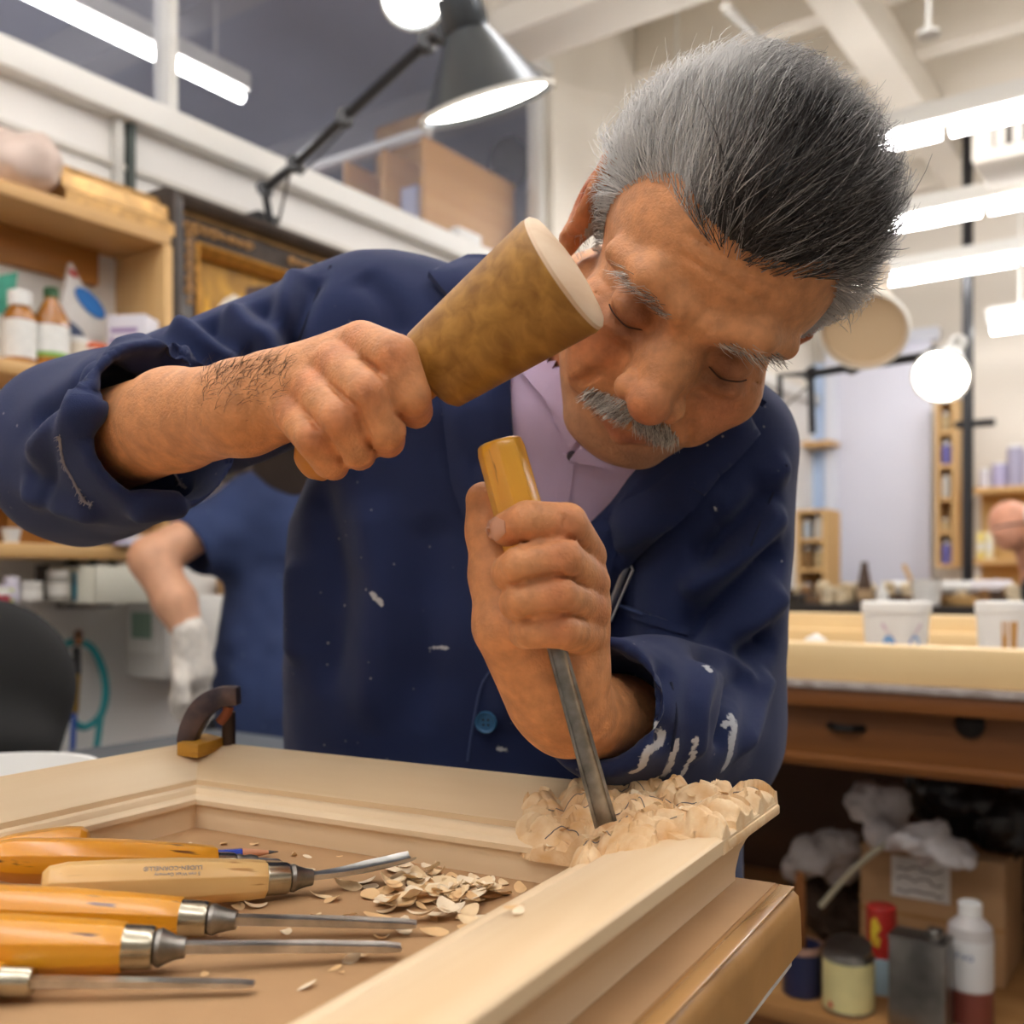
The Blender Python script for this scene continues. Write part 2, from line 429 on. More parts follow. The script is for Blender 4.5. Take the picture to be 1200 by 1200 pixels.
# ceiling joists, main beams and services
for i in range(11):
    a = .9+i*.56; room('trim_%d' % (i+10), (BW, B1), (a, a+.10), (CEIL-.24, CEIL), CREAM, .004)
for i, b in enumerate((-1.35, 1.5, 3.6)): room('trim_%d' % (i+30), (b, b+.16), (A0, AF), (CEIL-.40, CEIL-.22), CREAM, .006)
room('trim_40', (BW, B1), (3.05, 3.28), (CEIL-.62, CEIL-.30), CREAM, .01)
# ---- fluorescent fixtures
TUBE = mat('fluorescent_tube', 'f6f5f6', emit=TUBE_W); HOUS = mat('fixture_white_metal', 'e6e4de', .4)
proto = None
def fixture(b, a, z, n, label, seg=1.18, along_a=False, pair=False):
    """a row of strip lights: housing, end caps and tubes"""
    M = axes(RM(b, a, z), AX_B, AX_A, Vector((0,0,1))) if not along_a else axes(RM(b, a, z), AX_A, -AX_B, Vector((0,0,1)))
    t = thing('strip_light', label, 'light', tuple(RM(b, a, z)), RZ if not along_a else RZ+math.pi/2, 'fluorescent strip lights')
    hb = MB().prism([(-.03,.0),(-.03,.07),(.03,.07),(.03,.0)], 0, n*seg, M @ axes(Vector((0,0,0)), Vector((0,1,0)), Vector((0,0,1)), Vector((1,0,0))))
    hb.build('housing', HOUS, t)
    for i in range(n):
        for dy in ((-.05, .05) if pair else (0,)): MB().tube([M @ Vector((i*seg+.02, dy, -.03 if not pair else .012)), M @ Vector(((i+1)*seg-.02, dy, -.03 if not pair else .012))], .023 if pair else (.030 if not along_a else .019), 8).build('tube', TUBE, t)
    for i in (0.15, n*seg-.15): MB().tube([M @ Vector((i, 0, .07)), M @ Vector((i, 0, CEIL-z if not along_a else 3.62-z))], .006, 6).build('hanger', HOUS, t)
    return t
FZ = 2.73
def frow(px, py): b, a, z = 0, 0, 0; r = ray(px, py); t = (FZ-CAMZ)/r.z; return t*r.dot(AX_B), t*r.dot(AX_A)
b_, a_ = frow(1108, 142); fixture(b_-1.18, a_, FZ, 3, 'strip light row nearest the front of the workshop, beside the man\'s hair', 1.18)
b_, a_ = frow(1154, 236); fixture(b_-1.18, a_, FZ, 3, 'middle strip light row, below the air vent', 1.18)
b_, a_ = frow(1195, 296); fixture(b_-1.18, a_, FZ, 2, 'lowest long strip light row, just above the beige lamp shade', 1.18)
b_, a_, z_ = onA(1158, 379, AF-1.0); fixture(b_, a_, z_, 1, 'short strip light far away by the black pole', 1.18)
for i, (b, a) in enumerate(((-1.7, -1.6), (-1.9, -.4), (-2.0, .75), (-1.6, 2.1))): fixture(b, a, FZ+.1, (2, 3, 3, 3)[i], ('added unseen strip light row at the rear wall behind the camera', 'added unseen strip light row behind the camera', 'added unseen strip light row overhead above the bench', 'added unseen strip light row overhead behind the carver')[i], 1.18, pair=True)  # unseen rows added to brighten the bench and the carver
fixture(-3.3, .5, 3.12, 2, 'strip light behind the interior window glass', 1.14, True)
# ================================================================== the carver
SKIN = mat('skin', 'c08560', .48, vcol=True, var=.16, vs=110, bump=.35, bs=520, spec=.35, sss=.06)
CLOTH = mat('navy_cloth', '222e56', .85, var=.12, vs=9, bump=.3, bs=1400, sheen=.12, spec=.25)
def speckle(m, col, scale, lo, hi, mask_scale=9, mlo=.5, mhi=.62):
    n, l = nt(m); b = n['Principled BSDF']; src = b.inputs['Base Color'].links[0].from_socket
    tc = n.new('ShaderNodeTexCoord')
    t = n.new('ShaderNodeTexVoronoi'); t.inputs['Scale'].default_value = scale; l.new(tc.outputs['Object'], t.inputs['Vector'])
    r = n.new('ShaderNodeValToRGB'); r.color_ramp.elements[0].position = lo; r.color_ramp.elements[1].position = hi
    r.color_ramp.elements[0].color = (1,1,1,1); r.color_ramp.elements[1].color = (0,0,0,1); l.new(t.outputs['Distance'], r.inputs['Fac'])
    t2 = n.new('ShaderNodeTexNoise'); t2.inputs['Scale'].default_value = mask_scale; l.new(tc.outputs['Object'], t2.inputs['Vector'])
    r2 = n.new('ShaderNodeValToRGB'); r2.color_ramp.elements[0].position = mlo; r2.color_ramp.elements[1].position = mhi; l.new(t2.outputs['Fac'], r2.inputs['Fac'])
    mu = n.new('ShaderNodeMath'); mu.operation = 'MULTIPLY'; l.new(r.outputs['Color'], mu.inputs[0]); l.new(r2.outputs['Color'], mu.inputs[1])
    mx = n.new('ShaderNodeMix'); mx.data_type = 'RGBA'; l.new(mu.outputs[0], mx.inputs[0]); l.new(src, mx.inputs[6]); mx.inputs[7].default_value = (*lin(col), 1)
    l.new(mx.outputs[2], b.inputs['Base Color'])
speckle(CLOTH, '9a98a0', 75, .06, .10)
def stains(m, col):
    n, l = nt(m); b = n['Principled BSDF']; src = b.inputs['Base Color'].links[0].from_socket
    a = n.new('ShaderNodeVertexColor'); a.layer_name = 'Col'; tc = n.new('ShaderNodeTexCoord'); t = n.new('ShaderNodeTexNoise'); t.inputs['Scale'].default_value = 330; t.inputs['Detail'].default_value = 4; l.new(tc.outputs['Object'], t.inputs['Vector'])
    ad = n.new('ShaderNodeMath'); ad.operation = 'ADD'; l.new(a.outputs['Color'], ad.inputs[0]); l.new(t.outputs['Fac'], ad.inputs[1])
    r = n.new('ShaderNodeMapRange'); r.inputs['From Min'].default_value = .98; r.inputs['From Max'].default_value = 1.18; l.new(ad.outputs[0], r.inputs['Value'])
    mx = n.new('ShaderNodeMix'); mx.data_type = 'RGBA'; l.new(r.outputs['Result'], mx.inputs[0]); l.new(src, mx.inputs[6]); mx.inputs[7].default_value = (*lin(col), 1); l.new(mx.outputs[2], b.inputs['Base Color'])
stains(CLOTH, 'c4c6cc')

man = thing('person', 'grey-haired man with a moustache in a navy work coat, carving with mallet and chisel', 'person', (-.01, 1.0, 0))

# ---- head frame
HS = 1.06; HC = Vector((.127, .69, CAMZ+.206))
HRm = (Matrix.Rotation(.59, 3, 'Y') @ Matrix.Rotation(.81, 3, 'X') @ Matrix.Rotation(.16, 3, 'Z') @ Matrix(((-1,0,0),(0,-1,0),(0,0,1))))
HRn = np.array(HRm, dtype=np.float32)
def H(x, y, z): return HC + HRm @ Vector((x, y, z))*HS
def hR(rx=0, ry=0, rz=0): return np.array(HRm @ Euler((rx, ry, rz)).to_matrix(), dtype=np.float32)

S = SDF()
def onsurf(p, sink=0.0):
    q = A3(p)
    for _ in range(6):
        X = np.array([q, q+(.0005,0,0), q+(0,.0005,0), q+(0,0,.0005)], dtype=np.float32); d = S(X); g = (d[1:]-d[0])/.0005; g /= max(np.linalg.norm(g), 1e-6); q = (q-g*(d[0]+sink)).astype(np.float32)
    return q
def groove(ps, rs_, k): S.chain([onsurf(H(*p)) for p in ps], rs_, k, 'sub')
def hell(c, r, k=.01, op='add', rot=(0,0,0)): S.ell(H(*c), [q*HS for q in r], hR(*rot), k*HS, op)
def hcone(p, q, r0, r1=None, k=.006, op='add'): S.cone(H(*p), H(*q), r0*HS, (r0 if r1 is None else r1)*HS, k*HS, op)
# skull and face
hell((0,-.018,.030), (.077,.094,.078))
hell((0,.032,.040), (.066,.058,.062), .02)
hell((0,.030,-.038), (.061,.056,.068), .02)
for s in (1,-1):
    hcone((s*.058,-.004,-.046), (s*.022,.062,-.091), .016, .015, .018)
    hell((s*.044,.055,-.030), (.024,.026,.023), .014)            # cheek
    hell((s*.036,.070,-.048), (.016,.018,.022), .012)             # jowl beside the mouth
    hcone((s*.010,.089,.022), (s*.034,.085,.028), .0095, .010, .008)   # brow ridge
    hcone((s*.034,.085,.028), (s*.056,.064,.020), .010, .008, .008)
hell((0,.066,-.092), (.026,.021,.018), .014)                      # chin
hell((0,.074,-.056), (.030,.018,.020), .014)                      # mouth mound
for s in (1,-1): hell((s*.032,.091,.001), (.0185,.0155,.0115), .006, 'sub')
for s in (1,-1):
    hell((s*.032,.071,-.001), (.0155,.0132,.0115), .002)           # closed lids
    hell((s*.033,.075,-.015), (.017,.009,.006), .005)            # bag under the eye
    groove([(s*.018,.0865,-.0045), (s*.026,.0885,-.0085), (s*.036,.0875,-.0088), (s*.047,.078,-.004)], [.0014,.0020,.0020,.0012], .0012)  # lash line
    groove([(s*.017,.0865,.007), (s*.030,.0885,.0095), (s*.046,.079,.007)], [.0012,.0018,.0012], .002)
hcone((0,.080,.016), (0,.096,-.012), .0105, .0112, .010)          # nose
for s in (1,-1): hell((s*.009,.086,-.020), (.010,.013,.020), .010)
hcone((0,.096,-.012), (0,.110,-.026), .0110, .0120, .008)
hell((0,.113,-.027), (.0122,.0112,.0110), .006)
for s in (1,-1):
    hell((s*.0150,.100,-.030), (.0082,.0115,.0090), .004)
    hell((s*.0080,.107,-.0400), (.0042,.0065,.004), .002, 'sub')
    groove([(s*.0225,.098,-.026), (s*.0235,.096,-.034), (s*.019,.098,-.041)], [.0016,.0018,.0014], .003)
    groove([(s*.024,.096,-.028), (s*.034,.09,-.044), (s*.041,.082,-.062)], [.0012,.0018,.001], .006)   # nasolabial fold
# lips
S.chain([H(.023,.082,-.062), H(.010,.0905,-.0585), H(0,.0915,-.060), H(-.010,.0905,-.0585), H(-.023,.082,-.062)], [.0035,.0055,.005,.0055,.0035], .004)
S.chain([H(.020,.082,-.069), H(0,.0895,-.072), H(-.020,.082,-.069)], [.004,.0065,.004], .005)
groove([(.026,.09,-.0645), (.010,.0965,-.0645), (0,.0975,-.0655), (-.010,.0965,-.0645), (-.026,.09,-.0645)], [.0012]*5, .002)
# forehead lines
for zz, w in ((.050,.03),(.062,.034)):
    groove([(w,.09,zz), (0,.1,zz+.002), (-w,.09,zz)], [.0005]*3, .003)
for s in (1,-1): groove([(s*.006,.101,.016), (s*.007,.103,.032)], [.0008,.0005], .003)
# crow's feet
for s in (1,-1):
    for q in (-.010, -.002, .007): groove([(s*.053,.068,q*.6), (s*.066,.052,q*1.8)], [.0006,.0004], .002)
# ears
for s in (1,-1):
    ey = 0 if s > 0 else -.024; ez = 0 if s > 0 else .008
    hell((s*(.081 if s > 0 else .078),-.014+ey,.000+ez), (.0085,.020,.033 if s > 0 else .028), .004, rot=(-.2, 0, s*.35))
    hell((s*.0875,-.010+ey,.004+ez), (.008,.012,.020), .003, 'sub', rot=(-.2, 0, s*.35))
    pts = [H(s*.083, -.014+ey+.0195*math.sin(t)*1.0, .002+ez+.031*math.cos(t)) for t in np.linspace(2.6, -3.9, 14)]
    pts = [p + HRm @ Vector((s*.004*(0.4+.6*(i/13)), 0, 0)) for i, p in enumerate(pts)]
    S.chain(pts, [.0042]*14, .002)
    hell((s*.082,-.006+ey,-.028+ez), (.006,.009,.011), .004)           # lobe
    S.chain([H(s*.0865,-.016+ey,-.012+ez), H(s*.0875,-.018+ey,.004+ez), H(s*.087,-.012+ey,.016+ez)], [.003,.0036,.003], .003)
    hell((s*.080,.004+ey,-.006+ez), (.005,.004,.008), .004)            # tragus
# neck and shoulders, torso under the clothes
NB = Vector((.045, .865, 1.335))
S.cone(H(0,-.022,-.045), NB, .056*HS, .062, .02)
hcone((0,.045,-.075), (0,.01,-.12), .022, .02, .02)
R_SH, R_EL, R_WR = P(398, 398, .85), P(98, 528, .78), P(285, 478, .60)
L_SH, L_EL, L_WR = P(846, 530, .81), P(822, 858, .82), P(664, 835, .602)
S.cone(NB, R_SH, .05, .03, .02); S.cone(NB, L_SH, .05, .03, .02)
S.cone(NB, (-.005,.99,.92), .06, .07, .02)
S.cone(R_SH, R_EL, .03, .034, .02); S.chain([R_EL, P(205, 492, .655), R_WR], [.039, .0315, .0262], .01)
S.cone(L_SH, L_EL, .03, .034, .02); S.chain([L_EL, L_EL.lerp(L_WR, .45), L_WR], [.041, .035, .0245], .01)

# ---- left hand, closed on the chisel
def fing(joints, rs, k=.0010):
    S.chain([P(*j) for j in joints], rs, k)
LMCP = [(684,652,.572), (688,684,.572), (690,714,.573), (686,743,.576)]
S.cone(L_WR, P(662, 790, .594), .0245, .026, .01)
for (x, y, d), r in zip(LMCP, (.0135, .0135, .013, .012)):
    S.cone(P(662, 800, .594), P(x-4, y, d+.008), .020, r, .008)
S.cone(P(655, 790, .592), P(655, 690, .592), .024, .022, .01)
fing([LMCP[0], (664,614,.533), (618,610,.523), (594,620,.531)], [.0130, .0112, .0103, .0092])
fing([LMCP[1], (657,654,.524), (612,662,.518), (596,671,.530)], [.0132, .0116, .0106, .0096])
fing([LMCP[2], (652,696,.524), (616,702,.520), (605,707,.532)], [.0128, .0112, .0102, .0094])
fing([LMCP[3], (656,737,.531), (624,739,.528), (615,742,.538)], [.0120, .0102, .0093, .0086])
S.cone(P(640, 815, .592), P(600, 735, .572), .024, .0215, .012)         # thenar
fing([(598,725,.572), (583,675,.574), (574,622,.578), (567,586,.580)], [.021, .0155, .0130, .0105], .006)
# knuckle creases
for (x, y, d) in ((664,614,.533), (657,654,.524), (652,696,.524), (656,737,.531)):
    for o in (-5, 3): S.cone(P(x+o-2, y-12, d-.0118), P(x+o+3, y+6, d-.0122), .0007, .0007, .0018, 'sub')
# ---- right hand on the mallet
RMCP = [(424,404,.560), (393,428,.558), (366,455,.560), (343,482,.566)]
S.cone(R_WR, P(340, 462, .588), .0262, .024, .012)
for (x, y, d), r in zip(RMCP, (.0128, .013, .0128, .0118)):
    S.cone(P(320, 462, .592), P(x-3, y, d+.006), .021, r, .007)
    S.cone(P(312, 462, .578), P(x-3, y, d-.004), .006, .0065, .008)     # tendons
S.cone(P(330, 465, .594), P(405, 432, .588), .022, .019, .01)
fing([RMCP[0], (464,418,.526), (481,464,.528), (487,482,.546)], [.0132, .0116, .0107, .0094])
fing([RMCP[1], (434,462,.521), (451,504,.528), (454,516,.546)], [.0134, .0118, .0109, .0096])
fing([RMCP[2], (400,492,.525), (418,524,.534), (421,531,.550)], [.0130, .0114, .0105, .0094])
fing([RMCP[3], (368,514,.536), (386,540,.545), (391,545,.557)], [.0120, .0104, .0095, .0086])
fing([(350,470,.60), (405,462,.604), (450,447,.598), (486,425,.590)], [.018, .014, .012, .0098], .005)
# clefts between neighbouring fingers
def cleft(A, B):
    pts = []
    for k_ in range(len(A)-1):
        for t in (0, .34, .67): pts.append([((a0+(a1-a0)*t)+(b0+(b1-b0)*t))/2 for a0, a1, b0, b1 in zip(A[k_], A[k_+1], B[k_], B[k_+1])])
    q = [onsurf(P(x, y, d-.008), .0006) for x, y, d in pts]
    CL.append((q, [.0006]+[.0013]*(len(q)-2)+[.0008]))
CL = []
LF = [[LMCP[0], (664,614,.533), (618,610,.523), (594,620,.531)], [LMCP[1], (657,654,.524), (612,662,.518), (596,671,.530)], [LMCP[2], (652,696,.524), (616,702,.520), (605,707,.532)], [LMCP[3], (656,737,.531), (624,739,.528), (615,742,.538)]]
RF = [[RMCP[0], (464,418,.526), (481,464,.528), (487,482,.546)], [RMCP[1], (434,462,.521), (451,504,.528), (454,516,.546)], [RMCP[2], (400,492,.525), (418,524,.534), (421,531,.550)], [RMCP[3], (368,514,.536), (386,540,.545), (391,545,.557)]]
for Q in (LF, RF):
    for i in range(3): cleft([tuple(a*.6+b*.4 for a, b in zip(q_[0], q_[1])) for q_ in (Q[i],)]+Q[i][1:], [tuple(a*.6+b*.4 for a, b in zip(q_[0], q_[1])) for q_ in (Q[i+1],)]+Q[i+1][1:])
for q, r in CL: S.chain(q, r, .0022, 'sub')
Vs, Fs = S.mesh(.0018)
Vs = smoothmesh(Vs, Fs, 1, .35)
# skin tone carried by the skin itself: redder nose, ears, cheeks and knuckles, a mole, grey stubble; eye-socket shade painted in
base = np.array(lin('d19263')); red = np.array(lin('b4593c')); pale = np.array(lin('d6a07c')); stub = np.array(lin('957a68'))
Cs = np.tile(base, (len(Vs), 1)).astype(np.float32)
def blot(p, r, c, a):
    d = np.linalg.norm(Vs-A3(p), axis=1); w = (a*np.exp(-(d/r)**2))[:, None]; Cs[:] = Cs*(1-w)+c*w
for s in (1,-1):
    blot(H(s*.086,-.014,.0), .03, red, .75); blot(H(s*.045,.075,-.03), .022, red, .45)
    blot(H(s*.032,.082,-.008), .016, np.array(lin('6e4230')), .68); blot(H(s*.028,.084,.008), .012, np.array(lin('6e4230')), .6)  # shadow under the brow painted into the eye sockets
blot(H(0,.116,-.030), .017, red, .5)
for j in ((664,614,.523), (657,654,.514), (652,696,.514), (656,737,.521), (464,418,.516), (434,462,.511), (400,492,.515), (368,514,.526)): blot(P(*j), .010, red, .35)
for j in LMCP[:3]+RMCP: blot(P(j[0], j[1], j[2]-.012), .011, red, .4)
for j in ((594,620,.525), (487,484,.536), (454,518,.536)): blot(P(*j), .012, red, .3)
loc = ((Vs-A3(HC)) @ HRn)/HS
st = np.clip((-.066-loc[:, 2])/.02, 0, 1)*np.clip((loc[:, 1]+.01)/.03, 0, 1)*(np.linalg.norm(loc, axis=1) < .16)*.5
Cs[:] = Cs*(1-st[:, None])+stub*st[:, None]
lip = np.exp(-((loc[:, 0]/.02)**2+((loc[:, 2]+.070)/.005)**2+((loc[:, 1]-.092)/.008)**2))*.7; Cs[:] = Cs*(1-lip[:, None])+np.array(lin('9a4a3c'))*lip[:, None]
blot(H(.060,.072,.040), .0016, np.array(lin('4a2c20')), .9); blot(H(.0605,.073,.036), .001, np.array(lin('4a2c20')), .8)
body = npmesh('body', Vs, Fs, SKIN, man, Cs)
skin_bvh = bvh_of(Vs, Fs)

# ---- hair: a soft cap and single strands
def hairline(az):
    az = np.abs(np.degrees(az))
    return np.interp(az, [0, 14, 26, 36, 46, 56, 66, 76, 86, 96, 112, 140, 180], [.060, .062, .066, .066, .056, .038, .012, -.016, -.028, .016, -.012, -.055, -.065])
az = np.arctan2(loc[:, 0], loc[:, 1]+.01); rad = np.linalg.norm(loc, axis=1)
marg = loc[:, 2]-hairline(az); Nv = vnormals(Vs, Fs)
inh = (marg > -.001) & (rad < .135) & (loc[:, 2] > -.075) & ~((np.abs(loc[:, 0]) > .0785) & (loc[:, 2] < .034) & (loc[:, 1] > -.04))
topw = np.clip((loc[:, 2]-.02)/.07, 0, 1); frontw = np.clip((loc[:, 1]+.06)/.12, 0, 1)
thick = (.004+.0075*topw+.004*topw*frontw)*np.clip((marg+.004)/.024, 0, 1)**.7
capm = inh & (marg > .007); fm = inh[Fs].all(1); fc = capm[Fs].all(1); used = np.unique(Fs[fc]); rem = np.full(len(Vs), -1); rem[used] = np.arange(len(used))
CapV = Vs[used]+Nv[used]*(thick[used]*HS*.5*np.clip((marg[used]-.007)/.02, 0, 1)+.0002)[:, None]; CapF = rem[Fs[fc]]
HAIR = mat('hair', '555050', .42, vcol=True, spec=.5)
hdark = np.array(lin('2f2927')); hmid = np.array(lin('77706d')); hlite = np.array(lin('d6d3d0'))
def haircol(L, rnd):
    """silver at the temples and nape, dark on the crown; lamplight painted into his right side"""
    side = np.clip((np.abs(L[:, 0])-.030)/.040, 0, 1)*np.clip((.095-L[:, 2])/.05, 0, 1)
    side = np.maximum(side, np.clip((.01-L[:, 2])/.03, 0, 1)); side = np.maximum(side, .9*np.clip((L[:, 0]-.012)/.035, 0, 1))  # last term paints the lamp's light onto his right side
    w = np.clip(side*1.0+rnd, 0, 1)[:, None]; c = hdark*(1-w)+hmid*w; w2 = np.clip((side-.22)*1.6+rnd*.9, 0, 1)[:, None]
    return c*(1-w2)+hlite*w2
capC = haircol(loc[used], np.zeros(len(used)))*.55
rs = np.random.RandomState(3)
fi = np.where(fm)[0]; area = np.linalg.norm(np.cross(Vs[Fs[fi, 2]]-Vs[Fs[fi, 0]], Vs[Fs[fi, 3]]-Vs[Fs[fi, 1]]), axis=1)
NS = 15000; pick = rs.choice(fi, NS, p=area/area.sum())
w4 = rs.dirichlet((1,1,1,1), NS); root = np.einsum('ij,ijk->ik', w4, Vs[Fs[pick]]); rn = np.einsum('ij,ijk->ik', w4, Nv[Fs[pick]])
rL = ((root-A3(HC)) @ HRn)/HS; rt = np.einsum('ij,ij->i', w4, thick[Fs[pick]])*HS; nL = rn @ HRn
sidew = np.clip((np.abs(rL[:, 0])-.035)/.04, 0, 1); backw = np.clip((-rL[:, 1]-.02)/.06, 0, 1)
flow = np.stack([.25*np.sign(rL[:, 0])*(1-sidew)*(.3+np.abs(rL[:, 0])*12)-.28*(1-sidew), -np.ones(NS)*(1-.5*backw), .30*(1-sidew)-.30*sidew-1.0*backw], 1)
flow += rs.normal(size=(NS, 3))*.16
clump = np.stack([vnoise(rL*38+7*i) for i in range(3)], 1); flow += clump*.55+np.stack([vnoise(rL*16+9*i) for i in range(3)], 1)*.35
flow[:, 1] = np.minimum(flow[:, 1], -.55+.4*backw)
flow -= nL*np.einsum('ij,ij->i', flow, nL)[:, None]; flow /= np.linalg.norm(flow, axis=1, keepdims=True)
Lh = (.022+.026*topw[Fs[pick, 0]])*(.7+.5*rs.rand(NS))*HS
wild = rs.rand(NS) < .03; rv = rs.rand(NS)
K = 5; pts = np.zeros((NS, K, 3))
fw = flow @ HRn.T
for k in range(K):
    t = k/(K-1); up = (rt+.003)*(.2+.9*math.sin(min(1, t*2.2)*1.57))*(.6+.75*rv)+np.where(wild, .008*t, .0)+.0012
    p = root+fw*(Lh*t)[:, None]
    # stay round the skull: pull the strand back to the scalp distance
    q = (p-A3(HC)) @ HRn/HS; c0 = np.array((0,-.018,.030)); e = (q-c0)/np.array((.077,.094,.078)); ln = np.linalg.norm(e, axis=1)
    r0 = np.linalg.norm((rL-c0)/np.array((.077,.094,.078)), axis=1); q = c0+(q-c0)*(r0/ln)[:, None]
    n2 = (e/np.array((.077,.094,.078))); n2 /= np.linalg.norm(n2, axis=1, keepdims=True)
    pts[:, k] = A3(HC)+(q*HS) @ HRn.T+(n2 @ HRn.T)*(up*(1 if k else .2))[:, None]
def strands(pts, r, cols):
    n, K, _ = pts.shape; tan = np.gradient(pts, axis=1); tan /= np.maximum(np.linalg.norm(tan, axis=2, keepdims=True), 1e-9)
    ref = np.array((.3, .2, .93)); x = np.cross(tan, ref); x /= np.maximum(np.linalg.norm(x, axis=2, keepdims=True), 1e-9); y = np.cross(tan, x)
    rr = (r[:, None]*np.linspace(1, .35, K)[None])[:, :, None]; out = []
    for a in (0, 2.094, 4.189): out.append(pts+x*rr*math.cos(a)+y*rr*math.sin(a))
    Vv = np.stack(out, 2).reshape(-1, 3); idx = np.arange(n*K*3).reshape(n, K, 3); F = []
    for j in range(3): F.append(np.stack([idx[:, :-1, j], idx[:, :-1, (j+1) % 3], idx[:, 1:, (j+1) % 3], idx[:, 1:, j]], -1).reshape(-1, 4))
    return Vv, np.concatenate(F), np.repeat(cols, K*3, axis=0)
tipL = ((pts[:, -1]-A3(HC)) @ HRn)/HS; ok = ~((tipL[:, 2]-hairline(np.arctan2(tipL[:, 0], tipL[:, 1]+.01)) < -.004) & (tipL[:, 1] > .02))
pts = pts[ok]; rL = rL[ok]; NS = len(pts)
rnd = rs.normal(size=NS)*.16+.25*vnoise(rL*60)+np.where(rs.rand(NS) < .26, .62, 0)
sv, sf, scol = strands(pts, np.full(NS, .00030)*(.6+.9*rs.rand(NS)**2), haircol(rL, rnd))
npmesh('hair', np.concatenate([CapV, sv]), np.concatenate([CapF, sf+len(CapV)]), HAIR, man, np.concatenate([capC, scol]))
def tuft(name, curves, n, ln, rad, cols, dirf, spread, seed=1, zoff=.0008):
    """short hairs rooted along a curve in head space"""
    r_ = np.random.RandomState(seed); out = []; cc = []
    for i in range(n):
        c = curves[r_.randint(len(curves))]; t = r_.rand(); x = [c[j] for j in range(len(c))]
        k = min(int(t*(len(x)-1)), len(x)-2); u = t*(len(x)-1)-k; p = np.array(x[k])*(1-u)+np.array(x[k+1])*u+r_.normal(size=3)*spread
        w = H(*p); q, nn, ix, d = skin_bvh.find_nearest(w)
        if q is None: continue
        dd = HRm @ Vector(dirf(p, t)); dd = (dd+Vector(r_.normal(size=3)*.22)).normalized(); dd = (dd - nn*min(0, dd.dot(nn))).normalized()
        l = ln*(.6+.7*r_.rand()); out.append([q, q+(dd*.8+nn*.45)*l*.5, q+(dd*1.0+nn*.30)*l]); cc.append(cols[r_.randint(len(cols))])
    a = np.array([[tuple(p) for p in s] for s in out]); v, f, c = strands(a, np.full(len(a), rad), np.array(cc))
    return npmesh(name, v, f, HAIR, man, c)
g1, g2, g3 = [np.array(lin(c)) for c in ('e6e1d8', 'b5aca2', '554c46')]
for s in (1,-1): tuft('eyebrow', [[(s*.016,.099,.017), (s*.034,.096,.024), (s*.052,.080,.021)]], 130, .0075, .00024, [g1, g2, g3, g2], lambda p, t: (s*.9, -.1, .25-t*.6), .0022, 5+s)
tuft('moustache', [[(.030,.086,-.056), (.014,.097,-.049), (0,.101,-.047), (-.014,.097,-.049), (-.030,.086,-.056)], [(.028,.088,-.059), (.012,.096,-.054), (-.012,.096,-.054), (-.028,.088,-.059)]],
     1300, .0072, .00028, [g1, g1, g1, g1, g2, g2, g3], lambda p, t: (np.sign(p[0])*.45, .15, -.9), .0018, 9)

LASH = mat('lash_dark', '452a20', .6)
for s in (1,-1):
    q = []
    for t in np.linspace(-1.15, 1.15, 9): q.append(H(s*.032+.0160*math.sin(t), .071+.0138*math.cos(t)*.80, -.001-.0118*(.60-.25*abs(t))))
    MB().tube(catmull(q, 3), .00048, 6).build('eyelashes', LASH, man)
# ---- coat
def loft(levels):
    z = np.array([l[0] for l in levels]); tb = np.array([l[1:] for l in levels])
    def f(X):
        c = [np.interp(X[:, 2], z, tb[:, i]) for i in range(4)]
        a = (X[:, 0]-c[0])/c[2]; b = (X[:, 1]-c[1])/c[3]; n = (np.abs(a)**2.4+np.abs(b)**2.4)**(1/2.4)
        d = (n-1)*np.minimum(c[2], c[3]); return np.maximum(d, np.maximum(z[0]-X[:, 2], X[:, 2]-z[-1])).astype(np.float32)
    return f
T = SDF()
T.func((-.26, .78, .62), (.26, 1.18, 1.40), loft([(.62,-.0,1.0,.225,.165),(.90,-.0,.995,.218,.155),(1.05,-.003,.975,.212,.15),(1.18,-.000,.955,.205,.145),(1.26,.010,.925,.175,.135),(1.33,.02,.905,.11,.10),(1.37,.02,.89,.05,.05)]), .03)
T.cone(P(440, 396, .86), P(815, 530, .83), .063, .060, .03)
T.cone(NB+Vector((-.01,.015,-.035)), P(490, 394, .87), .066, .062, .03)
T.cone(R_SH+Vector((.01,0,0)), R_EL, .064, .060, .03)
R_CU = P(190, 500, .69)
T.cone(R_EL, R_CU, .060, .057, .03)
T.cone(R_EL+Vector((0,-.005,-.012)), R_EL.lerp(R_CU, .75)+Vector((-.008,0,-.022)), .054, .040, .03)  # slack below the elbow
L_CU = P(702, 826, .625)
T.cone(L_SH, L_EL, .062, .060, .03); T.cone(L_EL, L_EL.lerp(L_CU, .6), .060, .054, .03); T.cone(L_EL.lerp(L_CU, .6), L_CU, .056, .043, .02)
# open cuffs, open neck
d = (R_CU-R_EL).normalized(); T.cone(R_CU-d*.045, R_CU+d*.09, .048, .060, .004, 'sub')
T.func(R_CU-Vector((.12,.12,.12)), R_CU+Vector((.12,.12,.12)), lambda X, c=A3(R_CU+d*.006), e=A3(d): np.maximum(-((X-c)@e), np.linalg.norm(X-c, axis=1)-.11), .002, 'sub')
e_ = (L_CU-L_EL).normalized(); T.cone(L_CU-e_*.03, L_CU+e_*.05, .033, .037, .003, 'sub')
T.func(L_CU-Vector((.09,.09,.09)), L_CU+Vector((.09,.09,.09)), lambda X, c=A3(L_CU+e_*.004), e=A3(e_): np.maximum(-((X-c)@e), np.linalg.norm(X-c, axis=1)-.08), .002, 'sub')
T.cone(NB+Vector((0,-.02,.03)), H(0,-.02,-.06), .055, .07, .01, 'sub')
Vc, Fc = T.mesh(.0034)
Vc = smoothmesh(Vc, Fc, 2, .5)
cb = bvh_of(Vc, Fc); Nc = vnormals(Vc, Fc)
